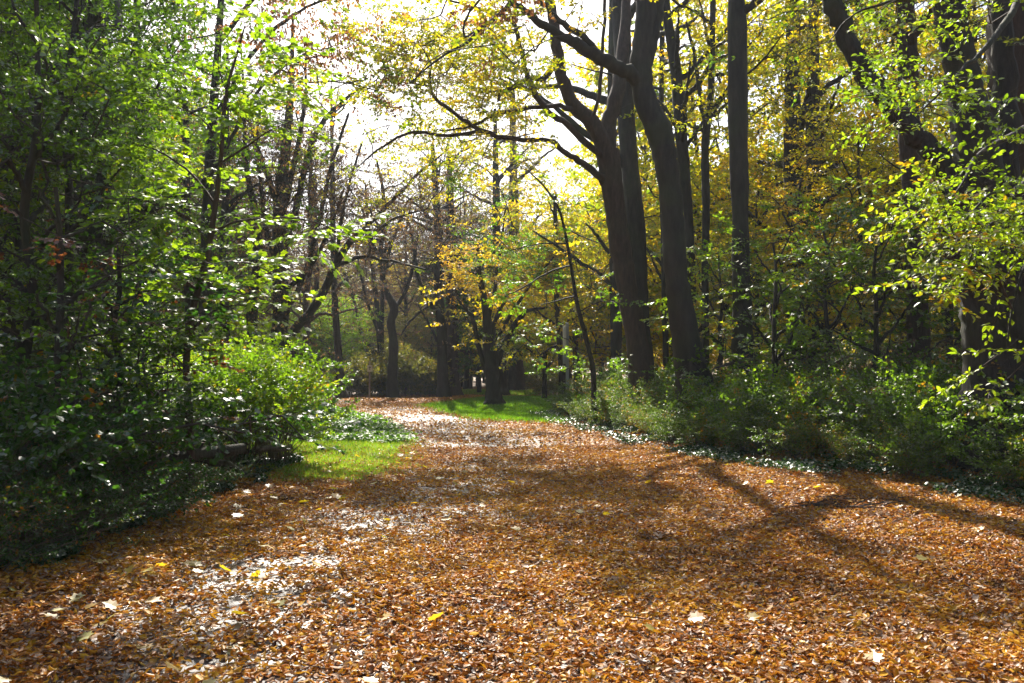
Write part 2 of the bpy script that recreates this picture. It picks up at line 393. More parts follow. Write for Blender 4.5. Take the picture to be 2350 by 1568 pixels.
def prisms(A, p0, p1, r0, r1, k=3):
    n = len(p0)
    if n == 0: return
    d = p1 - p0; ln = np.linalg.norm(d, axis=1, keepdims=True) + 1e-9; d = d / ln
    p0 = p0 - d * np.minimum(ln * .1, .3 * np.asarray(r0)[:, None])
    ref = np.where(np.abs(d[:, 2:3]) > .9, np.array([[1., 0, 0]]), np.array([[0, 0, 1.]]))
    u = np.cross(d, ref); u /= np.linalg.norm(u, axis=1, keepdims=True); v = np.cross(d, u)
    a = np.arange(k) * 2 * math.pi / k
    ring = u[:, None] * np.cos(a)[None, :, None] + v[:, None] * np.sin(a)[None, :, None]
    V = np.concatenate([p0[:, None] + ring * np.asarray(r0)[:, None, None], p1[:, None] + ring * np.asarray(r1)[:, None, None]], 1)
    i = np.arange(k); j = (i + 1) % k
    q = np.stack([i, j, j + k, i + k], 1)
    A.add(V.reshape(-1, 3), (q[None] + (np.arange(n) * 2 * k)[:, None, None]).reshape(-1, 4))

def smooth_line(P, n=6):
    """Catmull-Rom through rows of P (any width)"""
    P = np.asarray(P, float)
    if len(P) < 3: 
        t = np.linspace(0, 1, n + 1)[:, None]; return P[0] * (1 - t) + P[-1] * t
    Q = np.vstack([2 * P[0] - P[1], P, 2 * P[-1] - P[-2]]); out = []
    for i in range(1, len(Q) - 2):
        for t in np.linspace(0, 1, n, endpoint=False):
            a, b, c, d = Q[i - 1], Q[i], Q[i + 1], Q[i + 2]
            out.append(.5 * ((2 * b) + (c - a) * t + (2 * a - 5 * b + 4 * c - d) * t * t + (3 * b - a - 3 * c + d) * t ** 3))
    out.append(P[-1]); out = np.array(out)
    if out.shape[1] > 3: out[:, 3] = np.maximum(out[:, 3], P[:, 3].min() * .8)
    return out

def sweep(A, P, k=12, flare=False, rough=.07, seed=0):
    """tube along rows (x,y,z,r)"""
    P = np.asarray(P, float); n = len(P); c = P[:, :3]; rad = P[:, 3]
    t = np.gradient(c, axis=0); t /= np.linalg.norm(t, axis=1, keepdims=True) + 1e-9
    u = np.zeros((n, 3)); ref = np.array([1., 0, 0]) if abs(t[0, 0]) < .8 else np.array([0, 1., 0])
    x = ref - t[0] * ref.dot(t[0]); u[0] = x / np.linalg.norm(x)
    for i in range(1, n):
        x = u[i - 1] - t[i] * u[i - 1].dot(t[i]); u[i] = x / (np.linalg.norm(x) + 1e-9)
    v = np.cross(t, u)
    a = np.arange(k) * 2 * math.pi / k
    h = np.concatenate([[0], np.cumsum(np.linalg.norm(np.diff(c, axis=0), axis=1))])
    r = np.random.default_rng(seed); ph = r.uniform(0, 6.28, 4)
    R = rad[:, None] * (1 + rough * (.35 * np.sin(11 * a[None] + h[:, None] * 1.1) + np.sin(2 * a[None] + ph[0] + h[:, None] * .7) + .7 * np.sin(3 * a[None] + ph[1] - h[:, None] * 1.3) + .5 * np.sin(5 * a[None] + ph[2] + h[:, None] * 2.1)))
    if flare:
        zz = c[:, 2] - c[0, 2]
        fl = np.exp(-np.maximum(zz - .1, 0) / (.9 * rad[0] + .08))
        R = R * (1 + fl[:, None] * (.26 + .22 * np.cos(5 * a[None] + ph[3]) + .15 * np.cos(3 * a[None])))
    V = c[:, None] + u[:, None] * (np.cos(a)[None, :, None] * R[..., None]) + v[:, None] * (np.sin(a)[None, :, None] * R[..., None])
    i = np.arange(n - 1)[:, None] * k; j = np.arange(k)[None]; jn = (j + 1) % k
    q = np.stack([i + j, i + jn, i + k + jn, i + k + j], -1).reshape(-1, 4)
    A.add(V.reshape(-1, 3), q)

def grow(skel, pts, step=.55, up=.7, tip=.0035, seed=0):
    """attach every point to the nearest limb or earlier twig; returns parents' positions and twig segments"""
    r = np.random.default_rng(seed); ns = len(skel); m = len(pts)
    cap = ns + m * 7 + 10; X = np.zeros((cap, 3)); X[:ns] = skel; par = np.full(cap, -1); cnt = np.zeros(cap)
    d0 = np.full(m, 1e9)
    for s in range(0, ns, 200):
        d0 = np.minimum(d0, np.linalg.norm(pts[:, None] - skel[None, s:s + 200], axis=2).min(1))
    order = np.argsort(d0 + r.normal(0, .25, m)); n = ns; pd = np.zeros((m, 3))
    for i in order:
        p = pts[i]; e = p - X[:n]; d2 = np.sqrt((e * e).sum(1)); cost = d2 + up * np.maximum(0, .25 * d2 - e[:, 2])
        q = int(cost.argmin()); dist = d2[q]; k = min(6, max(1, int(dist / step + .5)))
        off = r.normal(0, .07, 3) * dist; off[2] = abs(off[2]) + .04 * dist
        prev = q; a = X[q].copy()
        for j in range(1, k + 1):
            t = j / k; X[n] = a + (p - a) * t + off * (4 * t * (1 - t)); par[n] = prev; prev = n; n += 1
        cnt[n - 1] = 1; pd[i] = X[n - 1] - X[par[n - 1]]
    for i in range(n - 1, ns - 1, -1): cnt[par[i]] += cnt[i]
    idx = np.arange(ns, n); c = cnt[idx]; rad = np.minimum(tip * c ** .48, .07)
    pc = np.where(par[idx] >= ns, cnt[par[idx]], c * 1.4); prad = np.minimum(tip * pc ** .48, .075)
    prad = np.minimum(prad, rad * 1.35)
    return pd, X[par[idx]], X[idx], prad, rad

def tree(name, label, cat, limbs, mat, crowns, group=None, k=12, twig='twig', sub=None, tip=.0035, flare=True, seed=1, base=None, lod=True, min_r=0.0, spray_tw=True, twig_name='branches', crown_name='crown'):
    """limbs[0] is the trunk; limbs rows are (x,y,z,r). crowns: dicts with points and look."""
    r = np.random.default_rng(seed)
    b = limbs[0][0][:3].copy() if base is None else np.array(base, float)
    b[2] = float(gz(b[0], b[1]))
    root = empty(name, b, label, cat, group)
    skel = []
    for i, l in enumerate(limbs):
        A = Acc(); L = smooth_line(l, 5 if i else 8)
        if i: L[1:-1, :3] += r.normal(0, 1, (len(L) - 2, 3)) * np.minimum(L[1:-1, 3:4] * .3, .018)
        L[1:, 3] *= 1 + r.normal(0, .04, len(L) - 1); sweep(A, L, k if i == 0 else max(6, k - 4), flare and i == 0, seed=seed + i)
        A.build('trunk' if i == 0 else 'limb', M[mat], root, b, smooth=True)
        skel.append(smooth_line(l, 4)[:, :3])
    sk = np.concatenate(skel)
    sk = sk[sk[:, 2] > b[2] + .4] if len(sk) > 4 else sk
    TW = Acc(); nseg = 0
    for ci, cr in enumerate(crowns):
        P = cr['P']; S = cr.get('size', .8) * r.uniform(.75, 1.2, len(P))
        if lod and cr.get('lod', True):
            vis = in_view(P); keep = (vis | (r.random(len(P)) < .13)) & sun_gap(P, r)
            S = np.where(vis, S, S * 1.3)[keep]; P = P[keep]
        if len(P) == 0: continue
        pd, a0, a1, r0, r1 = grow(sk, P, cr.get('step', .55), cr.get('up', .7), cr.get('tip', tip), seed + ci)
        m = r0 > min_r; prisms(TW, a0[m], a1[m], r0[m], r1[m], 4)
        rad_dir = P - b; rad_dir[:, 2] = 0; rad_dir /= np.linalg.norm(rad_dir, axis=1, keepdims=True) + 1e-6
        D = pd / (np.linalg.norm(pd, axis=1, keepdims=True) + 1e-6) * .8 + rad_dir * .6 + r.normal(0, .35, P.shape)
        D[:, 2] = D[:, 2] * .5 + cr.get('dip', 0)
        hue = cr.get('hue', .5) + cr.get('hvar', .25) * noise2(P[:, 0] + P[:, 2] * .7, P[:, 1] - P[:, 2] * .6, cr.get('hs', .9), seed) + r.normal(0, .08, len(P))
        hue = hue + cr.get('hz', 0) * (P[:, 2] - cr.get('z0', 6))
        A = Acc()
        res = put_sprays(A, cr['key'], P, D, S, hue, cr.get('hamp', .2), cr.get('roll', .35), r=r)
        A.build(crown_name, M[cr['mat']], root, b)
        if spray_tw and cr.get('twigs', True):
            a0, a1, r0, r1 = spray_twigs(cr['key'], P, res[0], res[1], S, cr.get('trad', .003)); prisms(TW, a0, a1, r0, r1, 3)
    if TW.n: TW.build(twig_name, M[twig], root, b)
    return root

def px_limb(pts, Y, jitter=0.0):
    """[(px,py,width_px[,Y])] -> rows x,y,z,r"""
    out = []
    for p in pts:
        yy = p[3] if len(p) > 3 else Y
        q = at(p[0], p[1], yy); out.append([*q, max(p[2] * .5 * yy / F, .004)])
    return np.array(out)
def to_ground(L, spread=1.0):
    g = L[0].copy(); g[2] = float(gz(g[0], g[1])) - .15
    if L[0][2] - g[2] > .3: L = np.vstack([g, L])
    else: L[0] = g
    return L

def around(limbs, n, sig=.8, flat=.55, t0=.3, r=None, up=0.0, zmin=1.5):
    """points scattered in clumps round the outer part of limbs"""
    r = r or rng; src = []
    for l in limbs:
        s = smooth_line(l, 5)[:, :3]; src.append(s[int(len(s) * t0):])
    src = np.concatenate(src); c = src[r.integers(0, len(src), max(6, n // 14))] + r.normal(0, sig, (max(6, n // 14), 3)) * [1, 1, .7]
    p = c[r.integers(0, len(c), n)] + r.normal(0, sig * .55, (n, 3)) * [1, 1, flat]
    p[:, 2] += up; return p[p[:, 2] > zmin]
def blob(px, py, Y, rx, rz, n, ry=None, r=None, clump=.35):
    """points in an ellipsoid seen at (px,py), radii rx,rz in photo px; clumped"""
    r = r or rng; c = at(px, py, Y); sx = rx * Y / F; sz = rz * Y / F; sy = ry if ry else sx
    nc = max(5, n // 12); u = r.normal(0, 1, (nc, 3)); u /= np.linalg.norm(u, axis=1, keepdims=True); u *= r.random((nc, 1)) ** .4
    cc = c + u * [sx, sy, sz]
    p = cc[r.integers(0, nc, n)] + r.normal(0, 1, (n, 3)) * [sx * clump * .5, sy * clump * .5, sz * clump * .35]
    return p[p[:, 2] > .35]

def proc_limbs(b, h, rad, fork=.35, nl=7, spread=.32, seed=0, lean=(0, 0), rise=1.1, stems=1):
    """procedural trunk and limbs of a woodland tree"""
    r = np.random.default_rng(seed); b = np.array([b[0], b[1], float(gz(b[0], b[1])) - .15])
    T = []
    for t in np.linspace(0, 1, 8):
        T.append([b[0] + lean[0] * t * h + r.normal(0, .012 * h) * t, b[1] + lean[1] * t * h + r.normal(0, .012 * h) * t, b[2] + h * .9 * t, rad * (1 - .8 * t) + .01])
    T = np.array(T); L = [T]
    for i in range(nl):
        t = fork + (1 - fork) * (i + r.uniform(0, .8)) / nl * .92; k = t * 7; i0 = int(k); f = k - i0
        s = T[min(i0, 7)] * (1 - f) + T[min(i0 + 1, 7)] * f; az = i * 2.4 + r.uniform(-.5, .5)
        ln = h * spread * (1.15 - .7 * t) * r.uniform(.8, 1.25); el = math.radians(r.uniform(20, 50) * rise)
        pts = []
        for u in np.linspace(0, 1, 6):
            e = el * (1 + .25 * u); pts.append([s[0] + math.cos(az + .3 * u * r.uniform(-1, 1)) * ln * u * math.cos(e) , s[1] + math.sin(az) * ln * u * math.cos(e), s[2] + ln * u * math.sin(e) + r.normal(0, .02) * ln, s[3] * .62 * (1 - .85 * u) + .006])
        L.append(np.array(pts))
    return L

# gaps in the high canopy through which the sun reaches the lit places of the wood: (px, py, Y, radius m, share of twigs missing)
GAPS = [(620, 930, 13.6, 1.5, .85), (480, 930, 13.8, 1.5, .8), (620, 480, 10, 1.3, .8), (470, 420, 10, 1.1, .7), (530, 200, 10.3, 1.3, .8), (785, 1045, 16, 2.6, .93), (780, 960, 27, 3, .9), (800, 922, 40, 4, .5),
        (1060, 1050, 15, 2.5, .7), (1100, 945, 31, 3, .6), (1400, 880, 19, 1.8, .8), (1950, 920, 11.5, 2.4, .97), (2180, 930, 10.5, 2.2, .97), (1700, 900, 14, 2.2, .85), (1500, 900, 17, 2.4, .85), (1300, 920, 24, 2.5, .8), (1800, 600, 20, 2.5, .6), (1950, 450, 24, 3, .5), (1650, 450, 26, 3, .5), (1800, 250, 30, 4, .5), (1250, 420, 24, 3, .3), (1150, 620, 35, 3.5, .5), (1050, 1180, 9.5, 2.2, .6), (340, 930, 12.5, 1.5, .8), (1650, 880, 15.5, 2, .9), (750, 890, 48, 3, .7), (950, 890, 48, 3, .7), (880, 800, 47, 3, .5),
        (1290, 640, 24, 2.2, .8), (900, 800, 46, 4, .25), (1350, 560, 30, 3, .6), (1080, 1400, 5.6, 1.6, .5)]
GAPS = [(at(a, b, c), d, e) for a, b, c, d, e in GAPS]; SV = np.array(S_DIR)
def sun_gap(P, r):
    keep = np.ones(len(P), bool)
    for c, rad, sh in GAPS:
        q = P - c; t = q @ SV; d = np.linalg.norm(q - t[:, None] * SV, axis=1)
        keep &= ~((t > 2.0) & (d < rad * (1 + .15 * np.sin(t))) & (r.random(len(P)) < sh))
    return keep

# ------------------------------------------------------------------ trees seen in the photo
exec_trees = []
RG = lambda s: np.random.default_rng(s)

# --- right of the path
A_ = [px_limb(l, 24) for l in [
    [(1472, 900, 66), (1466, 815, 56), (1445, 700, 50), (1430, 600, 48), (1415, 500, 46), (1403, 420, 48), (1393, 345, 52)],
    [(1398, 360, 38), (1360, 285, 36, 23.7), (1313, 235, 32, 23.5), (1288, 160, 28, 23.3), (1272, 60, 26, 23), (1252, -60, 20, 23), (1225, -250, 12, 23)],
    [(1395, 345, 38), (1398, 280, 34), (1418, 200, 32), (1432, 100, 28, 24.5), (1440, -60, 22, 25), (1452, -300, 12, 25)],
    [(1395, 425, 20), (1347, 381, 16, 23.6), (1300, 352, 14, 23), (1258, 323, 12, 22.7), (1185, 320, 12, 22.3), (1112, 302, 11, 22), (1064, 275, 9, 21.7), (1002, 227, 8, 21.5), (986, 190, 6, 21.3), (990, 147, 4, 21)],
    [(1112, 302, 9, 22), (1024, 311, 8, 22), (943, 304, 7, 21.8), (866, 345, 5, 21.5), (819, 385, 3, 21.3)],
    [(1390, 370, 18), (1303, 289, 16, 23.2), (1255, 252, 15, 22.8), (1218, 198, 14, 22.5), (1200, 125, 12, 22.2), (1189, 80, 11, 22), (1167, 44, 9, 21.8), (1112, 26, 7, 21.5), (1050, 7, 5, 21), (940, -30, 3, 21)],
    [(1318, 250, 13, 23.5), (1259, 245, 10, 23), (1149, 260, 8, 22.6), (1080, 290, 6, 22.3), (1010, 300, 4, 22)],
    [(1280, 130, 16, 23.2), (1251, 179, 14, 22.9), (1218, 181, 12, 22.6), (1174, 201, 11, 22.3), (1149, 216, 9, 22), (1143, 234, 5, 22)],
    [(1357, 270, 9, 23.5), (1373, 228, 9, 23.3), (1384, 110, 8, 23), (1388, 0, 7, 23), (1390, -100, 5, 23)],
]]
A_[0] = to_ground(A_[0])
P = np.concatenate([around(A_[1:], 850, 1.0, t0=.25, r=RG(1), up=.1), blob(1180, 190, 22.5, 240, 200, 420, r=RG(2), clump=.7), blob(1000, 170, 22, 190, 160, 420, r=RG(5), clump=.8), blob(1060, 60, 22, 200, 90, 220, r=RG(7), clump=.8), blob(1300, 480, 23.5, 110, 70, 110, r=RG(6), clump=.6)])
P2 = around(A_[3:5], 150, .7, t0=.3, r=RG(4))
tree('beech_tree', 'forked reddish beech beside the path with long dark limbs reaching left', 'tree', A_, 'bark_red',
     [dict(P=P, key='beech_m', mat='yellow', size=.7, hue=.3, hvar=.3), dict(P=P2, key='maple_m', mat='lime', size=.65, hue=.6)], seed=1)

Bt = [px_limb(l, 20) for l in [
    [(1596, 900, 80), (1583, 830, 68), (1562, 700, 58), (1548, 600, 56), (1541, 480, 54), (1530, 380, 55), (1512, 300, 58), (1483, 235, 52), (1470, 160, 48), (1478, 80, 46), (1483, 0, 46), (1476, -150, 40), (1470, -400, 30), (1465, -650, 16)],
    [(1485, 150, 24), (1500, 80, 24), (1512, 20, 22), (1520, -80, 20), (1545, -300, 14), (1560, -500, 8)],
    [(1475, 195, 36), (1430, 160, 30, 19.7), (1380, 135, 28, 19.4), (1328, 106, 25, 19.2), (1286, 81, 20, 19), (1240, 51, 18, 18.8), (1205, 25, 15, 18.6), (1170, 0, 13, 18.4), (1100, -80, 9, 18), (1000, -160, 5, 17.5)],
    [(1380, 135, 18, 19.4), (1340, 84, 16, 19.3), (1303, 62, 15, 19.2), (1267, 30, 13, 19.1), (1240, 0, 12, 19), (1200, -60, 8, 18.8)],
    [(1205, -40, 11, 18.6), (1149, 33, 10, 18), (1106, 61, 9, 17.6), (1071, 97, 7, 17.3), (1006, 136, 5, 17), (940, 190, 3, 16.8)],
    [(1106, 61, 5, 17.6), (1068, 85, 5, 17.5), (1066, 50, 5, 17.4), (1100, 0, 5, 17.3), (1150, -40, 4, 17.2)],
]]
Bt[0] = to_ground(Bt[0])
P = np.concatenate([around(Bt[1:5], 240, .85, t0=.35, r=RG(11), up=.1), around([Bt[0][9:], Bt[1]], 620, 1.9, t0=.2, r=RG(12))])
P2 = around(Bt[4:6], 60, .45, t0=.15, r=RG(13), up=-.1)
tree('beech_tree', 'dark trunk with a bend and an S curve standing in the low shrubs', 'tree', Bt, 'bark_grey',
     [dict(P=P, key='beech_m', mat='yellow', size=.65, hue=.36, hvar=.3), dict(P=P2, key='hang', mat='rust', size=.55, hue=.6)], seed=2, k=16)

def straight(name, label, pts, Y, mat, n, key='beech_m', lm='yellow', size=.75, hue=.38, group=None, sig=1.5, seed=5, extra=None, k=12, limbs=(), t0=.45, twig='twig', hvar=.28, cat='tree', **kw):
    L = [to_ground(px_limb(pts, Y))]
    r = RG(seed); T = L[0]; H = T[-1][2] - T[0][2]
    for l in limbs: L.append(px_limb(l, Y))
    for i in range(kw.pop('nl', 6)):
        f = r.uniform(t0, .98) * (len(T) - 1); a = int(f); s = T[a] + (T[min(a + 1, len(T) - 1)] - T[a]) * (f - a)
        az = i * 2.4 + r.uniform(-.4, .4); ln = H * .22 * r.uniform(.7, 1.2); el = math.radians(r.uniform(15, 50))
        L.append(np.array([[s[0] + math.cos(az) * ln * u * math.cos(el), s[1] + math.sin(az) * ln * u * math.cos(el), s[2] + ln * u * math.sin(el) * (1.1 - .2 * u) + r.normal(0, .02) * ln, s[3] * .5 * (1 - .8 * u) + .008] for u in np.linspace(0, 1, 6)]))
    P = around(L[1:] if len(L) > 1 else L, n, sig, t0=.3, r=r)
    cr = [dict(P=P, key=key, mat=lm, size=size, hue=hue, hvar=hvar)] + (extra or [])
    return tree(name, label, cat, L, mat, cr, seed=seed, group=group, k=k, twig=twig, **kw)

straight('beech_tree', 'tall straight dark trunk right behind the forked reddish beech', [(1480, 880, 44), (1470, 700, 36), (1462, 560, 40), (1447, 400, 42), (1437, 250, 42), (1428, 100, 40), (1422, -50, 36), (1420, -300, 26), (1418, -500, 14)], 27, 'bark', 320, seed=21, sig=1.8)
straight('beech_tree', 'slim dark tree with a wavy trunk just right of the S curved trunk', [(1590, 880, 28), (1583, 560, 22), (1573, 420, 24), (1562, 300, 26), (1553, 180, 26), (1545, 120, 24), (1530, 30, 22), (1525, -60, 18), (1520, -200, 10)], 26, 'bark', 420, seed=22, sig=1.5, t0=.3, nl=9,
         limbs=[[(1562, 310, 10), (1540, 270, 8), (1520, 240, 6), (1500, 225, 4)], [(1565, 350, 9), (1600, 300, 8), (1640, 240, 5)]])
straight('beech_tree', 'thin straight tree dividing into two slender stems', [(1618, 880, 22), (1618, 700, 17), (1620, 500, 17), (1618, 350, 18), (1624, 280, 17), (1632, 200, 16), (1635, 50, 14), (1638, -100, 9)], 25, 'bark', 420, seed=23, sig=1.4, t0=.3, nl=9,
         limbs=[[(1620, 300, 12), (1605, 200, 10), (1590, 110, 8), (1575, 50, 5)]])
straight('beech_tree', 'straight grey column trunk without limbs rising from the bank', [(1710, 880, 54), (1706, 780, 48), (1700, 600, 42), (1696, 400, 42), (1693, 200, 42), (1690, 0, 40), (1688, -200, 34), (1688, -450, 22)], 21, 'bark_grey', 260, seed=24, sig=1.8, t0=.7, k=16,
         extra=[dict(P=blob(1690, 640, 20.6, 45, 120, 40, r=RG(25)), key='small_n', mat='green', size=.35, hue=.5)])
straight('beech_tree', 'reddish brown trunk standing behind the leaning limb', [(2112, 960, 58), (2107, 750, 50), (2100, 600, 48), (2093, 450, 45), (2088, 300, 44), (2083, 150, 42), (2078, 0, 36), (2075, -200, 28), (2072, -420, 16)], 17, 'bark_red', 300, seed=26, sig=1.5, t0=.6, k=16, lm='olive', hue=.4, size=.65)
straight('beech_tree', 'thick brown trunk cut off by the right edge of the photo', [(2345, 980, 110), (2340, 700, 100), (2335, 400, 96), (2325, 200, 92), (2318, 50, 88), (2314, -100, 80), (2312, -400, 50)], 13.5, 'bark_red', 160, seed=27, sig=1.3, t0=.7, k=16, lm='olive', hue=.4, size=.6)

H_ = [px_limb(l, 12) for l in [
    [(2300, 1090, 165), (2292, 950, 135), (2285, 800, 125), (2280, 700, 128), (2276, 610, 135), (2262, 520, 120), (2248, 400, 95), (2225, 250, 82), (2195, 100, 74), (2170, -20, 66), (2150, -200, 50), (2130, -450, 25)],
    [(2262, 640, 70), (2215, 610, 48, 11.6), (2190, 590, 34, 11.3), (2172, 560, 18, 11), (2165, 530, 8, 10.9)],
    [(2262, 520, 70), (2200, 430, 60), (2140, 350, 52), (2092, 300, 48), (2022, 215, 46), (1967, 140, 46), (1931, 55, 42), (1905, -10, 38), (1885, -120, 30), (1870, -350, 14)],
    [(2280, 560, 70, 12.2), (2300, 400, 60, 12.3), (2310, 250, 55, 12.5), (2300, 100, 50, 12.6), (2290, -60, 40, 12.7), (2280, -300, 20, 12.8)],
]]
H_[0] = to_ground(H_[0])
# hanging branches of the right beech, close to the camera
def droop_limb(p, r0): return px_limb(p, 7)
H_ += [droop_limb(l, 0) for l in [
    [(2345, -120, 22, 9), (2250, -60, 16, 7.6), (2120, -10, 11, 6.9), (2020, 10, 7, 6.5), (1950, 40, 4, 6.3), (1900, 100, 2, 6.2)],
    [(2400, -100, 20, 8.5), (2300, 60, 14, 7), (2220, 150, 9, 6.4), (2170, 200, 6, 6.1), (2110, 260, 3, 6)],
    [(2450, 250, 20, 8.5), (2340, 300, 14, 7), (2250, 350, 9, 6.4), (2210, 420, 6, 6), (2160, 480, 3, 5.9)],
    [(2450, 380, 16, 8), (2350, 420, 12, 6.8), (2270, 520, 8, 6.2), (2180, 590, 5, 6), (2070, 640, 3, 5.9)],
    [(2480, 480, 16, 7.6), (2380, 560, 10, 6), (2330, 680, 6, 5.5), (2310, 800, 3, 5.3)],
    [(2480, 420, 14, 7.6), (2380, 480, 10, 6.4), (2290, 440, 7, 6), (2220, 500, 4, 5.8), (2160, 560, 2, 5.7)],
]]
Pn = np.concatenate([around([l], 48, .24, t0=.15, r=RG(30 + i), flat=.7) for i, l in enumerate(H_[4:])])
Pt = around([H_[2][7:], H_[0][9:], H_[3][4:]], 200, 1.3, t0=.2, r=RG(37))
tree('beech_tree', 'massive gnarled trunk at the right with a burl and a limb leaning left', 'tree', H_, 'bark',
     [dict(P=Pn, key='beech_n', mat='maple', size=.42, hue=.68, hvar=.2, dip=-.3, step=.2, tip=.0018, trad=.0018), dict(P=Pt, key='beech_m', mat='lime', size=.6, hue=.5)], seed=3, k=18)

# right understory: young trees, green and yellow, reaching low
ri = 0
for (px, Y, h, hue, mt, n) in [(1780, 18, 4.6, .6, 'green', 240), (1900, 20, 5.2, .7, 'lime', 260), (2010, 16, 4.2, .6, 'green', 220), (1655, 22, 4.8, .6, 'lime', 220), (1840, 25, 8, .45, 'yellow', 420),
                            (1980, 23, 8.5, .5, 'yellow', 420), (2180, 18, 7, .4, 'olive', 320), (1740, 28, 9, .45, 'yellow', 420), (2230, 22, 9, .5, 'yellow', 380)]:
    x = (px - 1175) * Y / F; L = proc_limbs((x, Y), h, .05 + .006 * h, fork=.12, nl=11, spread=.34, seed=40 + ri)
    if ri in (0, 1, 2): 
        labs = ['green young maple in the shade right of the straight grey column trunk', 'green young tree in the middle of the shaded right wood', 'green young tree left of the reddish brown trunk'][ri]
    else:
        labs = ['green young tree left of the straight grey column trunk', 'yellow leaved young tree deep in the right wood, left one', 'yellow leaved young tree deep in the right wood beside the leaning limb', 'olive leaved young tree between the two right trunks', 'yellow leaved young tree behind the straight grey column trunk', 'yellow leaved young tree behind the massive gnarled trunk'][ri - 3]
    tree('young_tree', labs, 'young tree', L, 'bark', [dict(P=around(L, n, .75, t0=.12, r=RG(50 + ri), zmin=.9), key='maple_m' if mt in ('green', 'lime') else 'beech_m', mat=mt, size=.55, hue=hue, hvar=.3)], seed=60 + ri, k=7, group='young trees under the tall beeches')
    ri += 1

# dark trunks deep in the right wood
for i, (px, Y, wpx, lab) in enumerate([(1826, 29, 44, 'broad dark trunk deep in the right wood, left of its neighbour'), (1872, 27, 34, 'narrower dark trunk deep in the right wood'), (1412, 34, 24, 'dark trunk just left of the forked reddish beech'), (1526, 30, 15, 'thin trunk showing between the two big beeches')]):
    pts = [(px + 3, 860, wpx * 1.1), (px, 700, wpx), (px - 4, 500, wpx * .9), (px - 8, 250, wpx * .85), (px - 5, 0, wpx * .75), (px - 4, -200, wpx * .5)]
    straight('beech_tree', lab, pts, Y, 'bark', 330, seed=70 + i, sig=1.9, t0=.35, nl=9, hue=.5)

# sapling leaning left with green maple leaves
S_ = [to_ground(px_limb([(1362, 870, 13), (1355, 820, 11), (1340, 760, 10), (1325, 700, 9), (1312, 620, 8), (1298, 540, 7), (1282, 480, 6), (1250, 430, 5), (1215, 395, 3)], 24))]
S_ += [px_limb(l, 24) for l in [[(1310, 610, 5), (1260, 625, 4, 23.5), (1200, 660, 3, 23), (1160, 680, 2, 23)], [(1300, 560, 4), (1240, 560, 3, 24), (1170, 575, 2, 24)], [(1290, 520, 4), (1330, 540, 3, 23.5), (1380, 560, 2, 23)], [(1320, 680, 4), (1280, 690, 3, 23.4), (1240, 700, 2, 23)]]]
tree('maple_sapling', 'thin dark maple sapling leaning left over the grass with green leaves', 'sapling', S_, 'bark',
     [dict(P=np.concatenate([around(S_, 130, .55, t0=.2, r=RG(80), flat=.5), blob(1290, 650, 24, 130, 50, 110, r=RG(81)), blob(1210, 520, 24, 120, 80, 110, r=RG(83)), blob(1010, 420, 23, 70, 60, 40, r=RG(84))]), key='maple_m', mat='lime', size=.5, hue=.3, hvar=.3, step=.4)], seed=82, k=7)

# --- centre
C5 = [px_limb(l, 36) for l in [
    [(1134, 945, 40), (1131, 900, 32), (1128, 850, 32), (1124, 810, 30), (1120, 760, 22), (1117, 720, 19), (1110, 680, 15), (1100, 630, 12), (1095, 560, 7)],
    [(1140, 840, 20), (1148, 800, 20), (1168, 775, 16), (1185, 740, 13), (1210, 715, 9), (1255, 705, 5)],
    [(1125, 790, 15), (1135, 740, 13), (1145, 715, 11), (1163, 680, 9), (1185, 620, 6)],
    [(1120, 865, 13), (1105, 820, 13), (1095, 785, 12), (1090, 750, 11), (1078, 720, 10), (1055, 690, 8), (1040, 650, 7), (1025, 600, 5)],
    [(1120, 750, 10), (1140, 640, 9), (1150, 560, 7), (1160, 480, 4)], [(1145, 770, 9), (1185, 700, 8, 35), (1230, 640, 6, 34), (1270, 590, 4, 33)]]]
C5[0] = to_ground(C5[0])
tree('hornbeam_tree', 'dark many limbed tree standing in the grass at the middle of the picture', 'tree', C5, 'bark', [
    dict(P=np.concatenate([blob(1140, 640, 35.5, 130, 70, 260, r=RG(90)), blob(1070, 600, 35, 60, 40, 60, r=RG(91)), blob(1180, 560, 36, 130, 60, 160, r=RG(92))]), key='beech_m', mat='gold', size=.75, hue=.5),
    dict(P=np.concatenate([blob(1170, 560, 35, 120, 60, 170, r=RG(93)), blob(1140, 800, 35.7, 40, 40, 18, r=RG(95)), blob(1210, 620, 34.5, 110, 50, 110, r=RG(94))]), key='beech_m', mat='lime', size=.7, hue=.3)], seed=4)

def C_(label, pts, Y, limbs=(), n=240, mat='bark', lm='olive', hue=.5, sig=2.0, seed=0, key='beech_f', size=1.1, name='woodland_tree', t0=.45, nl=7, twig='twig', group='trees across the clearing', **kw):
    return straight(name, label, pts, Y, mat, n, key=key, lm=lm, hue=hue, limbs=limbs, sig=sig, seed=seed, size=size, t0=t0, nl=nl, twig=twig, group=group, tip=.006, **kw)

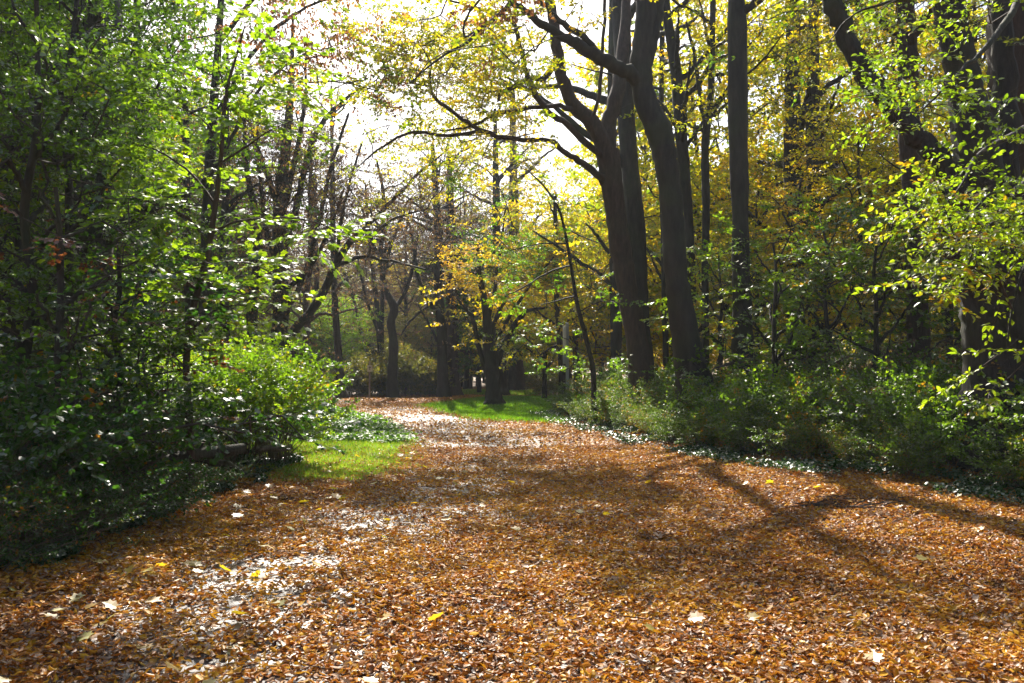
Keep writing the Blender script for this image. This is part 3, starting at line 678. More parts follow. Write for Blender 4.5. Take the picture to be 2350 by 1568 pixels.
C_('dark trunk close behind the many limbed tree in the grass', [(1149, 908, 34), (1146, 800, 25), (1143, 700, 23), (1140, 560, 20), (1138, 400, 14), (1136, 250, 8)], 50, seed=100, lm='olive')
C_('broad pale brown trunk with flared foot standing alone right of the many limbed tree', [(1184, 902, 42), (1183, 800, 29), (1182, 700, 28), (1180, 560, 25), (1178, 400, 20), (1176, 200, 10)], 57, seed=101, mat='bark_red', lm='yellow', k=16)
C_('slim dark trunk directly left of the grey sign pole', [(1293, 905, 20), (1288, 820, 16), (1284, 760, 15), (1279, 700, 14), (1276, 600, 12), (1274, 450, 8)], 36, seed=102, lm='yellow', n=320, size=.9, limbs=[[(1285, 790, 6), (1262, 800, 5), (1240, 815, 3)]])
C_('short brown trunk right of the grey sign pole', [(1327, 890, 20), (1324, 850, 16), (1320, 790, 14), (1316, 700, 12), (1314, 560, 8)], 42, seed=103, mat='bark_red', lm='yellow', n=320)
C_('grey trunk leaning right in the haze behind the sign pole', [(1300, 885, 20), (1310, 830, 16), (1318, 770, 13), (1326, 690, 10), (1332, 600, 7)], 62, seed=104, mat='bark_grey', lm='olive')
C_('dark straight trunk with an elbow limb on its left', [(1019, 915, 34), (1016, 850, 25), (1013, 760, 23), (1008, 680, 21), (1007, 610, 23), (1007, 540, 21), (1000, 440, 15), (992, 330, 8)], 46, seed=105, lm='brown', hue=.6, key='twiggy', twig='twig_red', n=420,
   limbs=[[(1005, 710, 13), (985, 696, 12), (968, 665, 10), (955, 610, 9), (948, 560, 7), (935, 500, 4)], [(1003, 785, 7), (985, 745, 6), (970, 720, 5), (960, 700, 3)], [(985, 700, 7), (960, 720, 6), (935, 745, 5), (920, 770, 3)]])
C_('wide brown ivy edged trunk right of the dark straight trunk', [(1040, 912, 38), (1038, 850, 29), (1037, 750, 28), (1035, 640, 25), (1033, 500, 20), (1030, 350, 10)], 49, seed=106, mat='bark_red', lm='olive',
   extra=[dict(P=blob(1052, 760, 48.7, 6, 120, 60, ry=.2, r=RG(107)), key='bush_f', mat='green', size=.4, hue=.5)])
C_('dark tree forked like a Y left of the elbow limbed trunk', [(902, 917, 30), (900, 860, 23), (903, 790, 20), (898, 740, 18), (905, 708, 20), (885, 665, 13), (873, 600, 12), (878, 530, 11), (880, 450, 8), (865, 370, 5)], 46, seed=108, lm='brown', hue=.7, key='twiggy', twig='twig_red', n=480,
   limbs=[[(905, 708, 12), (922, 685, 10), (938, 650, 8), (950, 600, 6), (960, 540, 3)], [(880, 640, 9), (897, 560, 8), (915, 520, 7), (935, 460, 4)], [(873, 600, 8), (850, 540, 7), (830, 480, 5), (800, 430, 3)]])
C_('many stemmed tree left of the Y forked tree', [(879, 890, 22), (876, 820, 18), (870, 770, 13), (865, 700, 11), (855, 620, 9), (845, 520, 7), (838, 420, 4)], 53, seed=109, lm='brown', hue=.6, key='twiggy', twig='twig_red', n=420,
   limbs=[[(873, 815, 11), (850, 800, 10), (828, 760, 9), (815, 700, 8), (800, 650, 7), (770, 590, 5), (740, 530, 3)], [(876, 790, 10), (877, 680, 9), (882, 600, 7), (890, 500, 4)], [(868, 760, 8), (845, 700, 7), (830, 640, 6), (815, 560, 4)]])
C_('straight slim trunk alone on the leaf covered clearing edge', [(787, 918, 28), (780, 870, 18), (774, 770, 16), (769, 700, 15), (765, 600, 13), (764, 480, 12), (762, 350, 9), (760, 200, 5)], 44, seed=110, lm='brown', hue=.6, key='twiggy', twig='twig_red', n=420)
C_('thin grey trunk behind the lime green leaves left of the slim trunk', [(729, 905, 18), (728, 820, 14), (727, 700, 13), (724, 550, 12), (720, 400, 8)], 56, seed=111, lm='olive')
C_('reddish tree forked low into two stems near the left bush', [(697, 912, 36), (690, 865, 30), (683, 832, 26), (700, 795, 16), (706, 740, 15), (702, 690, 14), (712, 600, 12), (712, 450, 9), (715, 300, 6)], 44, seed=112, mat='bark_red', lm='brown', hue=.6, key='twiggy', twig='twig_red', n=420,
   limbs=[[(682, 830, 16), (660, 790, 13), (650, 740, 11), (655, 640, 9), (650, 500, 7), (645, 350, 4)]])

L1 = [px_limb(l, 30) for l in [
    [(628, 930, 48), (636, 850, 40), (640, 780, 37), (645, 700, 35), (642, 600, 34), (640, 500, 32), (645, 420, 30), (655, 350, 24), (665, 250, 17), (670, 150, 11), (672, 40, 6)],
    [(648, 790, 24), (680, 752, 23), (715, 715, 22), (745, 665, 20), (770, 610, 18), (800, 560, 16), (845, 515, 12), (900, 460, 9), (960, 400, 6), (1020, 350, 3)],
    [(650, 730, 14), (690, 650, 13), (720, 560, 12), (745, 450, 10), (770, 350, 8), (800, 260, 5)],
    [(645, 600, 17), (680, 480, 16), (700, 380, 14), (735, 290, 12), (790, 230, 8), (850, 190, 4)],
    [(640, 480, 15), (605, 380, 12), (580, 300, 9), (560, 200, 6), (550, 80, 3)],
    [(770, 610, 12), (830, 590, 9), (900, 600, 7), (980, 620, 4)],
    [(645, 520, 15), (665, 420, 13), (690, 300, 11), (700, 200, 8), (705, 80, 5)],
    [(642, 640, 13), (615, 540, 12), (600, 440, 10), (590, 340, 7), (600, 220, 4)],
    [(770, 612, 9), (780, 520, 8), (800, 430, 6), (830, 330, 4)],
    [(800, 560, 9), (850, 540, 8), (910, 500, 6), (980, 480, 4)],
    [(660, 660, 11), (720, 600, 10), (760, 520, 8), (790, 430, 5)]]]
L1[0] = to_ground(L1[0])
tree('hornbeam_tree', 'big dark multi limbed tree left of the path with a limb curving right', 'tree', L1, 'bark', [
    dict(P=around(L1, 900, 1.0, t0=.25, r=RG(120), zmin=4), key='twiggy', mat='brown', size=1.0, hue=.45, hvar=.35, tip=.006, trad=.007),
    dict(P=np.concatenate([blob(760, 330, 28, 170, 170, 420, r=RG(122), clump=.7), blob(900, 300, 27, 170, 170, 330, r=RG(124), clump=.7), blob(960, 180, 28, 170, 150, 250, r=RG(127), clump=.8)]), key='twiggy', mat='brown', size=.9, hue=.6, hvar=.35, tip=.004, trad=.006),
    dict(P=np.concatenate([around([l[-4:] for l in L1[1:7]], 260, 1.3, t0=.0, r=RG(121), zmin=5), blob(880, 330, 27, 210, 170, 420, r=RG(123), clump=.8), blob(1000, 300, 28, 200, 160, 420, r=RG(125), clump=.8), blob(860, 120, 27, 200, 120, 300, r=RG(126), clump=.8)]), key='beech_m', mat='yellow', size=.62, hue=.25)], twig='twig_red', seed=5)

for i, (pts, Y, lab) in enumerate([
    ([(518, 850, 26), (515, 700, 22), (512, 600, 20), (518, 450, 18), (520, 300, 12), (522, 120, 7)], 27, 'dark trunk just right of the maple sapling, in the left wood'),
    ([(582, 840, 26), (578, 700, 23), (592, 600, 20), (588, 500, 18), (565, 380, 12), (560, 200, 7)], 30, 'dark crooked trunk left of the big multi limbed tree'),
    ([(440, 870, 26), (436, 760, 22), (430, 600, 20), (428, 400, 16), (425, 200, 10)], 24, 'dark trunk hidden behind the maple sapling stem'),
    ([(330, 900, 30), (326, 700, 26), (320, 500, 24), (318, 300, 20), (314, 60, 14), (310, -150, 8)], 21, 'dark trunk behind the leafy left thicket'),
    ([(225, 960, 110), (222, 840, 96), (220, 700, 90), (216, 500, 84), (212, 250, 70), (205, 0, 55), (200, -250, 30)], 16, 'broad grooved trunk in deep shade at the left'),
    ([(100, 960, 50), (96, 700, 44), (90, 400, 40), (80, 100, 32), (76, -150, 20)], 18, 'dark trunk near the left edge behind the thicket')]):
    straight('woodland_tree', lab, pts, Y, 'bark', 330, seed=130 + i, sig=1.6, t0=.35, nl=8, lm=['brown', 'brown', 'brown', 'green', 'green', 'green'][i], hue=.6, size=.8, key=['twiggy', 'twiggy', 'twiggy', 'small_n', 'small_n', 'small_n'][i], group='trees in the left wood', tip=.005)

# tree behind the sapling whose branches hang rust coloured leaves over the top of the photo
R_ = [px_limb(l, 21) for l in [
    [(470, 900, 34), (472, 700, 28), (476, 500, 25), (486, 300, 22), (500, 120, 18), (510, -60, 14), (520, -250, 8)],
    [(488, 280, 12), (560, 150, 10), (640, 60, 8), (720, 10, 6), (800, -10, 4)],
    [(500, 100, 12), (600, -20, 10), (720, -60, 8), (830, -60, 5)],
    [(480, 420, 10), (540, 300, 9), (600, 200, 7), (690, 130, 5), (760, 110, 3)]]]
R_[0] = to_ground(R_[0])
tree('hornbeam_tree', 'slender tree behind the maple sapling with hanging rust brown leaves high up', 'tree', R_, 'bark', [
    dict(P=np.concatenate([blob(740, 110, 21, 170, 140, 230, r=RG(140), clump=.6), blob(880, 200, 21, 110, 110, 90, r=RG(141), clump=.6), around(R_[1:], 70, .6, t0=.3, r=RG(142))]), key='hang', mat='rust', size=.62, hue=.6, hvar=.4),
    dict(P=blob(860, 170, 21.5, 190, 150, 190, r=RG(143), clump=.7), key='beech_m', mat='yellow', size=.55, hue=.25)], seed=6)

# --- maple sapling on the left, close
MS = [px_limb(l, 10.3) for l in [
    [(438, 1160, 22), (436, 1000, 20), (431, 900, 17), (428, 840, 16), (436, 740, 16), (462, 640, 15), (480, 560, 14), (497, 450, 12), (508, 350, 10), (513, 270, 9), (525, 190, 7), (545, 120, 5), (562, 60, 3)],
    [(484, 535, 7), (540, 510, 5, 10), (620, 500, 4, 9.8), (700, 505, 3, 9.7), (765, 525, 2, 9.6)],
    [(505, 375, 6), (560, 340, 5, 10.2), (620, 300, 3, 10), (690, 270, 2, 9.9)],
    [(470, 620, 6), (530, 600, 5, 10.5), (590, 610, 3, 10.6), (640, 640, 2, 10.7)],
    [(478, 560, 6), (430, 500, 5, 10.2), (360, 470, 4, 10), (290, 450, 3, 9.9)],
    [(495, 470, 6), (440, 400, 5, 10.4), (370, 350, 4, 10.4), (310, 330, 2, 10.3)],
    [(509, 345, 5), (470, 280, 4, 10.3), (410, 240, 3, 10.2), (380, 210, 2, 10.2)],
    [(455, 665, 6), (410, 640, 5, 10), (340, 640, 4, 9.7), (270, 620, 2, 9.5)],
    [(432, 770, 6), (480, 720, 5, 10.4), (550, 700, 3, 10.4), (600, 720, 2, 10.5)],
    [(520, 210, 4), (500, 150, 3, 10.3), (505, 80, 2, 10.2), (480, 30, 2, 10.2)],
    [(516, 250, 4), (570, 220, 3, 10.1), (600, 170, 2, 10)], [(430, 850, 5), (380, 800, 4, 10), (330, 790, 3, 9.8), (280, 800, 2, 9.6)]]]
MS[0] = to_ground(MS[0])
tree('maple_sapling', 'sunlit maple sapling with a thin curved stem and big lime green leaves', 'sapling', MS, 'bark_red',
     [dict(P=np.concatenate([around([l], 17, .20, t0=.2, r=RG(150 + i), flat=.35, zmin=1.0) for i, l in enumerate(MS[1:])] + [around([MS[0]], 36, .3, t0=.45, r=RG(170), flat=.6)]), key='maple_n', mat='maple', size=.62, hue=.5, hvar=.25, step=.25, tip=.0016, trad=.0018, roll=.2)], seed=7, k=9)

# leafy thicket of young maples on the far left, mostly shaded
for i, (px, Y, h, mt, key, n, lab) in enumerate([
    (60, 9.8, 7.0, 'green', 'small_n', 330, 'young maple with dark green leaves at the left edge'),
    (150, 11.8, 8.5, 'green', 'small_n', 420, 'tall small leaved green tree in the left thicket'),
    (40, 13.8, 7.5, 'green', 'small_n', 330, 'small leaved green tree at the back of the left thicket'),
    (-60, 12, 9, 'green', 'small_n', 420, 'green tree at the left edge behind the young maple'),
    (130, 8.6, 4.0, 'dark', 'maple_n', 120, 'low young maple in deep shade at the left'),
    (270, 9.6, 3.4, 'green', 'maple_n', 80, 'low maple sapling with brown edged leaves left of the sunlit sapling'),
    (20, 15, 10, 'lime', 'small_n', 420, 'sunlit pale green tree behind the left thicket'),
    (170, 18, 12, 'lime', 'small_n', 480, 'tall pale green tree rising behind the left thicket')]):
    x = (px - 1175) * Y / F; L = proc_limbs((x, Y), h, .035 + .005 * h, fork=.14, nl=13, spread=.30 if i in (3, 6) else .19, seed=180 + i)
    cr = [dict(P=around(L, n, .62, t0=.15, r=RG(190 + i), zmin=.8), key=key, mat=mt, size=.44 if key == 'maple_n' else .6, hue=.45, hvar=.35, trad=.0025)]
    if i == 1:
        q = RG(205); shade_pts = np.stack([q.uniform(-9.5, -5.6, 260), q.uniform(12.5, 15.5, 260), q.uniform(7.4, 10, 260)], 1)  # extra crown, mostly above the frame, added to shade the near left ground
        cr.append(dict(P=shade_pts, key='small_n', mat=mt, size=.8, hue=.45, lod=False))
    if i in (4, 5): cr.append(dict(P=around(L, 20, .5, t0=.3, r=RG(200 + i), zmin=.8), key='maple_n', mat='rust', size=.38, hue=.1))
    tree('young_tree', lab, 'young tree', L, 'bark', cr, seed=210 + i, k=8, group='young trees in the left thicket')
print('near trees', round(time.time() - T0, 1))

# ------------------------------------------------------------------ far trees: prototypes and copies
PROTO = {}
def proto(kind, lm, key, h, n, hue, size, twig='twig', tip=.008, fork=.3, nl=11, seed=0, sig=1.5, name='woodland_tree', bark='bark', trad=.006, spread=.3):
    L = proc_limbs((0, 0), h, .22, fork=fork, nl=nl, spread=spread, seed=seed)
    P = around(L, n, sig, t0=.22, r=RG(seed + 1), zmin=h * .12)
    root = tree(name, 'x', 'tree', L, bark, [dict(P=P, key=key, mat=lm, size=size, hue=hue, hvar=.35, trad=trad)], seed=seed, k=9, lod=False, tip=tip, twig=twig, base=(0, 0, 0), spray_tw=(key == 'twiggy'))
    PROTO[kind] = [root, False]
def place(kind, px, Y, sc, label, group, rz=None, x=None):
    root, used = PROTO[kind]
    xx = (px - 1175) * Y / F if x is None else x
    loc = (xx, Y, float(gz(xx, Y)) - .02); rz = rng.uniform(0, 6.28) if rz is None else rz
    if not used:
        root.location = loc; root.rotation_euler = (0, 0, rz); root.scale = (sc,) * 3; root['label'] = label; root['group'] = group
        PROTO[kind][1] = True; return root
    return copy_tree(root, loc, rz, sc, label, group)

proto('yellow', 'yellow', 'beech_f', 17, 640, .36, 1.3, seed=300, fork=.18, nl=14, name='beech_tree')
proto('gold', 'gold', 'beech_f', 15, 700, .3, 1.25, seed=303, fork=.12, nl=15, name='beech_tree')
proto('olive', 'olive', 'beech_f', 18, 640, .45, 1.3, seed=306, fork=.2, nl=13)
proto('brown', 'brown', 'twiggy', 18, 1100, .5, 1.3, twig='twig_red', tip=.010, seed=309, fork=.22, nl=14, name='hornbeam_tree', trad=.011, sig=1.3)
proto('lime', 'lime', 'beech_f', 13, 800, .55, 1.2, seed=312, fork=.1, nl=13)
proto('dark', 'dark', 'beech_f', 15, 900, .5, 1.3, seed=315, fork=.15, nl=13)
proto('pine', 'blue', 'needle', 13, 900, .5, 1.1, seed=318, fork=.06, nl=18, name='conifer_tree', spread=.24)

LAB = {'yellow': 'yellow leaved beech in the wood beyond the right bank', 'gold': 'golden leaved low beech in the wood beyond the clearing', 'olive': 'olive and tan leaved tree in the hazy back wood', 'brown': 'brown twiggy hornbeam with bare purplish branches in the back wood',
       'lime': 'bright lime green young tree behind the clearing edge', 'dark': 'dark green leafy tree in the back wood', 'pine': 'blue green conifer in the shaded gap at the end of the lawn'}
def pl(kind, lst, sc=1.0):
    for (px, Y, s) in lst: place(kind, px, Y, s * sc, LAB[kind], {'yellow': 'yellow beeches of the right wood', 'gold': 'golden beeches beyond the clearing', 'olive': 'olive trees of the back wood', 'brown': 'brown hornbeams of the back wood', 'lime': 'lime green trees behind the clearing', 'dark': 'dark green trees of the back wood', 'pine': 'conifers at the end of the lawn'}[kind])
pl('yellow', [(1480, 40, .95), (1600, 36, .95), (1720, 34, 1), (1880, 33, .95), (2060, 31, .95), (2240, 29, .95), (2420, 27, .9), (1540, 50, .8), (1680, 48, .75), (1850, 46, .8), (2020, 44, .75), (2200, 41, .75), (2400, 38, .75), (1380, 47, .7), (1250, 44, .6)])
pl('gold', [(1330, 56, .9), (1450, 60, 1), (1230, 70, .95), (1080, 66, .8), (1600, 62, 1.1), (1560, 43, .8), (1420, 52, .8), (960, 76, .85)])
pl('brown', [(500, 42, .8), (600, 54, .7), (830, 72, .75), (400, 38, .75), (300, 44, .8), (700, 84, .85)])
pl('brown', [(1070, 60, .9), (930, 62, .85)])
pl('olive', [(860, 88, .7), (1000, 66, .5), (780, 80, .7), (560, 72, .7), (1110, 90, .7), (930, 58, .36), (1180, 88, .7), (1300, 84, .75), (1400, 76, .75), (480, 56, .6), (350, 58, .7), (200, 46, 1.1), (1500, 86, 1.2), (250, 70, 1.3), (100, 50, 1.2), (-80, 40, 1.1)])
pl('olive', [(760, 54, .3), (850, 56, .32), (930, 54, .3), (990, 55, .28), (1250, 52, .26), (690, 54, .34), (1340, 50, .3), (1400, 48, .34)])
pl('lime', [(775, 52, .5), (740, 56, .5), (650, 50, .42), (120, 28, .95), (330, 30, .9), (-60, 26, .9), (1230, 62, .35), (460, 38, .55)])
pl('dark', [(1100, 52, .68), (1050, 62, .7), (-150, 30, 1.1), (60, 36, 1.1), (560, 64, .5), (760, 72, .5)])
pl('pine', [(1060, 72, .55), (1095, 76, .6), (1130, 73, .55), (1160, 78, .55), (1220, 84, .5), (1260, 80, .42), (1010, 80, .55), (740, 68, .45), (830, 76, .45), (960, 84, .5)])
print('far trees', round(time.time() - T0, 1))

# ------------------------------------------------------------------ far wood mass (stuff)
def mass(name, mat, key, n, x0, x1, y0, y1, z0, z1, size, hue, seed):
    r = RG(seed); nc = n // 10
    cc = np.stack([r.uniform(x0, x1, nc), r.uniform(y0, y1, nc), r.uniform(z0, z1, nc)], 1)
    P = cc[r.integers(0, nc, n)] + r.normal(0, 1, (n, 3)) * [2.2, 2.2, 1.2]; P = P[P[:, 2] > .2]
    D = r.normal(0, 1, P.shape) * [1, 1, .3]; A = Acc()
    put_sprays(A, key, P, D, size * r.uniform(.7, 1.3, len(P)), hue + .35 * noise2(P[:, 0] * .3, P[:, 2] * .8, 1, seed) + r.normal(0, .1, len(P)), r=r)
    o = A.build(name, M[mat], None); o['kind'] = 'stuff'; o['label'] = 'mass of autumn foliage closing the view far behind the trees'; o['category'] = 'wood'; return o
mass('distant_wood', 'olive', 'beech_f', 5200, -75, 85, 95, 115, 0, 15, 3.2, .5, 400)

# the wood goes on behind and beside the camera
rb = RG(410); n = 3400; an = rb.uniform(math.radians(100), math.radians(440), n); rd = rb.uniform(17, 34, n)
P = np.stack([np.cos(an) * rd, np.sin(an) * rd - 1, rb.uniform(0, 12, n)], 1); px_, py_ = project(P)
P = P[(P[:, 1] < 4) | ((np.abs(px_ - 1175) > 1700) & (P[:, 1] < 16))]
A = Acc(); put_sprays(A, 'beech_f', P, rb.normal(0, 1, P.shape), rb.uniform(2.0, 3.4, len(P)), .5 + .3 * noise2(P[:, 0], P[:, 1], .4, 3), r=rb)
o = A.build('distant_wood', M['olive']); o['kind'] = 'stuff'; o['label'] = 'autumn foliage of the wood all round the clearing'; o['category'] = 'wood'

# ------------------------------------------------------------------ shrubs
def shrub_proto(name, mat, h, rad, nst, n, key, size, hue, seed, stem='stem', hvar=.3, zl=.28, dens=1.0):
    """many thin arching stems from one root, leaves on the outer parts"""
    r = RG(seed); root = empty(name, (0, 0, 0), 'x', 'shrub'); ST = Acc(); tips = []
    p0, p1, r0, r1 = [], [], [], []
    for i in range(nst):
        az = r.uniform(0, 6.28); lean = r.uniform(.1, 1) * rad; hh = h * r.uniform(.65, 1.05) * (1 - .25 * (lean / rad) ** 2)
        b = np.array([math.cos(az), math.sin(az), 0]) * r.uniform(0, .25) * rad + [0, 0, -.05]; prev = b; pr = .006
        for t in np.linspace(.2, 1, 5):
            q = b + np.array([math.cos(az) * lean * t ** 1.6, math.sin(az) * lean * t ** 1.6, hh * (t ** .85)]) + r.normal(0, .02, 3)
            p0.append(prev); p1.append(q); r0.append(pr); r1.append(pr * .82); prev = q; pr *= .82
            if t > zl: tips.append(q)
    prisms(ST, np.array(p0), np.array(p1), np.array(r0), np.array(r1), 4)
    tips = np.array(tips); P = tips[r.integers(0, len(tips), n)] + r.normal(0, .09, (n, 3)) * [1, 1, .7]; P[:, 2] = np.maximum(P[:, 2], .05)
    D = P * [1, 1, .3] + r.normal(0, .5, P.shape) * [1, 1, .6]; S = size * r.uniform(.7, 1.25, n); A = Acc()
    res = put_sprays(A, key, P, D, S, hue + hvar * noise2(P[:, 0] * 2, P[:, 1] * 2 + P[:, 2], 1.5, seed) + r.normal(0, .1, n), r=r, hue_amp=.25)
    a0, a1, q0, q1 = spray_twigs(key, P, res[0], res[1], S, .002); prisms(ST, a0, a1, q0, q1, 3)
    A.build('foliage', M[mat], root); ST.build('stems', M[stem], root)
    PROTO[name + mat + str(seed)] = [root, False]; return name + mat + str(seed)
S1 = shrub_proto('shrub', 'lime', 1.25, .95, 40, 240, 'shrub_n', .34, .42, 500)
S2 = shrub_proto('shrub', 'green', 1.25, 1.0, 40, 280, 'shrub_n', .36, .62, 501)
S3 = shrub_proto('shrub', 'green', 1.15, 1.05, 38, 280, 'small_n', .40, .62, 502)
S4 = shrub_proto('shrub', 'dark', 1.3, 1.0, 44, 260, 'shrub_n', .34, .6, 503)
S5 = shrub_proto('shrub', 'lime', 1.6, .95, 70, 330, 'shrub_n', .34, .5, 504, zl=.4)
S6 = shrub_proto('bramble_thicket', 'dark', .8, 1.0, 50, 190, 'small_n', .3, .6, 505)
S7 = shrub_proto('shrub', 'olive', 1.5, 1.2, 30, 240, 'bush_f', .5, .4, 506)
S8 = shrub_proto('bare_shrub', 'brown', 1.6, 1.3, 60, 60, 'twiggy', .4, .4, 507)

def xy(px, Y): return (px - 1175) * Y / F
r = RG(600)
nrow = 0
for row, (off, hsc) in enumerate([(.75, .72), (1.7, .95), (2.8, 1.05), (4.2, 1.1), (5.8, 1.15)]):
    yy = 9.6 + row * .35
    while yy < (30 if row < 3 else 24):
        x = float(bank_x(yy)) + off + r.uniform(-.15, .15)
        bright = yy < 14 and row < 3
        k = (S1 if r.random() < .9 else S2) if bright else (S2, S3, S1, S3, S2)[r.integers(0, 5)]
        if row == 0 and yy > 12.5: k = (S2, S3)[r.integers(0, 2)]
        lab = {S1: 'pale lime leaved shrub in the bank right of the path', S2: 'round leaved green shrub in the bank right of the path', S3: 'glossy small leaved green shrub in the bank right of the path', S4: 'dark green shrub in the shade of the right bank'}[k]
        sc = hsc * r.uniform(.85, 1.12)
        if row == 0: sc *= .8
        place(k, 0, yy, sc, lab, 'shrubs of the right bank ' + {S1: 'pale', S2: 'round leaved', S3: 'glossy', S4: 'dark'}[k], x=x); nrow += 1
        yy += (.85 + .1 * row + .02 * yy) * r.uniform(.9, 1.15)
for (px, Y, sc) in [(2140, 15, 1.2), (2050, 14, 1.1), (1990, 16.5, 1.3), (2190, 16.5, 1.2)]:
    place(S8, px, Y, sc, 'bare brown twiggy shrub in the shade left of the massive trunk', 'bare shrubs of the right wood')
# left: front lit bush and its neighbours
for (px, Y, sc, lab) in [(632, 13.6, 1.08, 'bright green bush of upright stems beside the left lawn'), (560, 14.6, 1.2, 'bright green bush behind the upright one, left of the lawn'), (520, 13.0, .95, 'lime green bush right of the maple sapling foot'),
                         (430, 13.8, 1.05, 'lime green bush behind the maple sapling stem'), (340, 13.2, 1.0, 'green bush left of the maple sapling foot'), (470, 15.2, 1.15, 'taller lime bush behind the maple sapling'), (600, 16.5, 1.2, 'rear bright bush beside the dark multi limbed tree'), (290, 12.4, .95, 'leftmost green bush between the thicket and the sapling'), (370, 12.0, .8, 'small green bush just left of the maple sapling foot'), (240, 14.6, 1.2, 'rear green bush at the end of the row behind the thicket')]:
    place(S5, px, Y, sc, lab, 'bright bushes left of the lawn')
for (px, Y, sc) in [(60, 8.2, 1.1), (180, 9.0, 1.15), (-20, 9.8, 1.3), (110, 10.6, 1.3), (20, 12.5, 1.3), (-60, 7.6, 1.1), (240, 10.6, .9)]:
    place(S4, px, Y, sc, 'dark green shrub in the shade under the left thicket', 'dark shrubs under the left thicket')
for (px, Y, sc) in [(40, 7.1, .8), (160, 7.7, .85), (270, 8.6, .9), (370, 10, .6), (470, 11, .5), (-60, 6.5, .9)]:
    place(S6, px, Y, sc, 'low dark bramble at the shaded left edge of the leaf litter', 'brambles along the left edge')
# far side of the clearing
for (px, Y, sc) in [(700, 49, 1.1), (730, 48, 1.0), (755, 50, 1.2), (805, 48, 1.1), (830, 47.5, 1.2), (862, 48, 1.5), (925, 48, 1.4), (950, 48.5, 1.5), (975, 49, 1.2), (990, 48, .9), (880, 50, 1.6), (670, 50, 1.3), (1210, 62, .8), (1240, 50, .6), (1270, 47, .7)]:
    place(S7, px, Y, sc, 'pale olive bush on the far edge of the clearing', 'bushes across the clearing')
print('shrubs', round(time.time() - T0, 1), nrow)

# ------------------------------------------------------------------ ground cover, grass
def scatter_leaves(name, mat, shape, X, Y, Z, S, hue, tilt, label, cat, seed, hamp=.2):
    r = RG(seed); n = len(X); LV, LF = leaf_shape(shape)
    R = rotm(r.normal(0, tilt, n), r.normal(0, tilt, n), r.uniform(0, 6.28, n))
    W = np.einsum('nij,vj->nvi', R * S[:, None, None], LV) + np.stack([X, Y, Z], 1)[:, None]
    A = Acc(); A.add(W.reshape(-1, 3), (LF[None] + (np.arange(n) * len(LV))[:, None, None]).reshape(-1, 3), np.repeat(np.clip(hue + r.uniform(-hamp, hamp, n), 0, 1), len(LF)))
    o = A.build(name, M[mat]); o['kind'] = 'stuff'; o['label'] = label; o['category'] = cat; return o
r = RG(700)
# ivy carpet along the right bank and in the left shade
Yv = r.uniform(8.5, 30, 60000); Xv = bank_x(Yv) + r.normal(.5, .6, 60000) + .25 * noise2(Yv, Yv * 0, 1.2, 3)
k = (noise2(Xv, Yv, 2.2, 5) > .0) & (Xv > bank_x(Yv) - .55) & (r.random(60000) < np.clip(16 / Yv, 0, 1)); Xv, Yv = Xv[k], Yv[k]
scatter_leaves('ivy_carpet', 'ivy', 'round', Xv, Yv, gz(Xv, Yv) + r.uniform(.02, .13, len(Xv)), r.uniform(.035, .065, len(Xv)), .55, .5, 'glossy ivy leaves creeping over the foot of the right bank', 'ivy', 701)
Yv = r.uniform(5.5, 15, 50000); Xv = left_x(Yv) - np.abs(r.normal(0, .9, 50000)) + .3
k = (noise2(Xv, Yv, 2.0, 6) > .15) & (Xv < left_x(Yv) - .1 + .5 * noise2(Xv, Yv, 1.5, 7)); Xv, Yv = Xv[k], Yv[k]
scatter_leaves('ivy_carpet', 'ivy', 'round', Xv, Yv, gz(Xv, Yv) + r.uniform(.02, .13, len(Xv)), r.uniform(.035, .06, len(Xv)), .45, .5, 'dark ivy leaves on the shaded ground under the left thicket', 'ivy', 702)
# low leafy plants on the back part of the left lawn
def strip_points(S, n, r):
    S = np.array(S, float); y = r.uniform(S[0, 0], S[-1, 0], n); a = np.interp(y, S[:, 0], S[:, 1]); b = np.interp(y, S[:, 0], S[:, 2]); return a + (b - a) * r.random(n), y
Xv, Yv = strip_points(LAWN_L, 60000, r); Xv = Xv + r.normal(0, .16, len(Xv)); k = Yv > 17.5 + noise2(Xv, Yv, 1.2, 8) * 1.2; Xv, Yv = Xv[k], Yv[k]
scatter_leaves('ground_plants', 'groundplant', 'round', Xv, Yv, gz(Xv, Yv) + .03 + .09 * (1 + noise2(Xv, Yv, 3.5, 9)) * r.uniform(.4, 1, len(Xv)), r.uniform(.06, .11, len(Xv)), .5, .38, 'low bright green leafy plants on the back of the left lawn', 'ground plants', 703, .4)
def grass(name, X, Y, hgt, wd, hue, label, seed):
    r = RG(seed); n = len(X); z = gz(X, Y); az = r.uniform(0, 6.28, n); ln = r.uniform(0, .7, n) * hgt; la = r.uniform(0, 6.28, n)
    b = np.stack([X, Y, z], 1); d = np.stack([np.cos(az), np.sin(az), np.zeros(n)], 1) * (wd / 2)[:, None]
    m = b + np.stack([np.cos(la) * ln * .35, np.sin(la) * ln * .35, hgt * .6], 1); t = b + np.stack([np.cos(la) * ln, np.sin(la) * ln, hgt], 1)
    V = np.stack([b - d, b + d, m + d * .8, m - d * .8, t], 1).reshape(-1, 3); o = (np.arange(n) * 5)[:, None]
    A = Acc(); rr = np.clip(hue + r.uniform(-.35, .3, n), 0, 1)
    A.add(V, np.array([[0, 1, 2, 3]]) + o, rr); A.Fc[3].append(np.array([[3, 2, 4]]) + o); A.R[3].append(rr.astype(np.float32))
    ob = A.build(name, M['grass']); ob['kind'] = 'stuff'; ob['label'] = label; ob['category'] = 'grass'; return ob
Xv, Yv = strip_points(LAWN_L, 110000, r); Xv = Xv + r.normal(0, .22, len(Xv)); Yv = Yv + r.normal(0, .3, len(Xv)); k = (Yv < 19.5) & (noise2(Xv, Yv, 4, 9) > -.9); Xv, Yv = Xv[k], Yv[k]
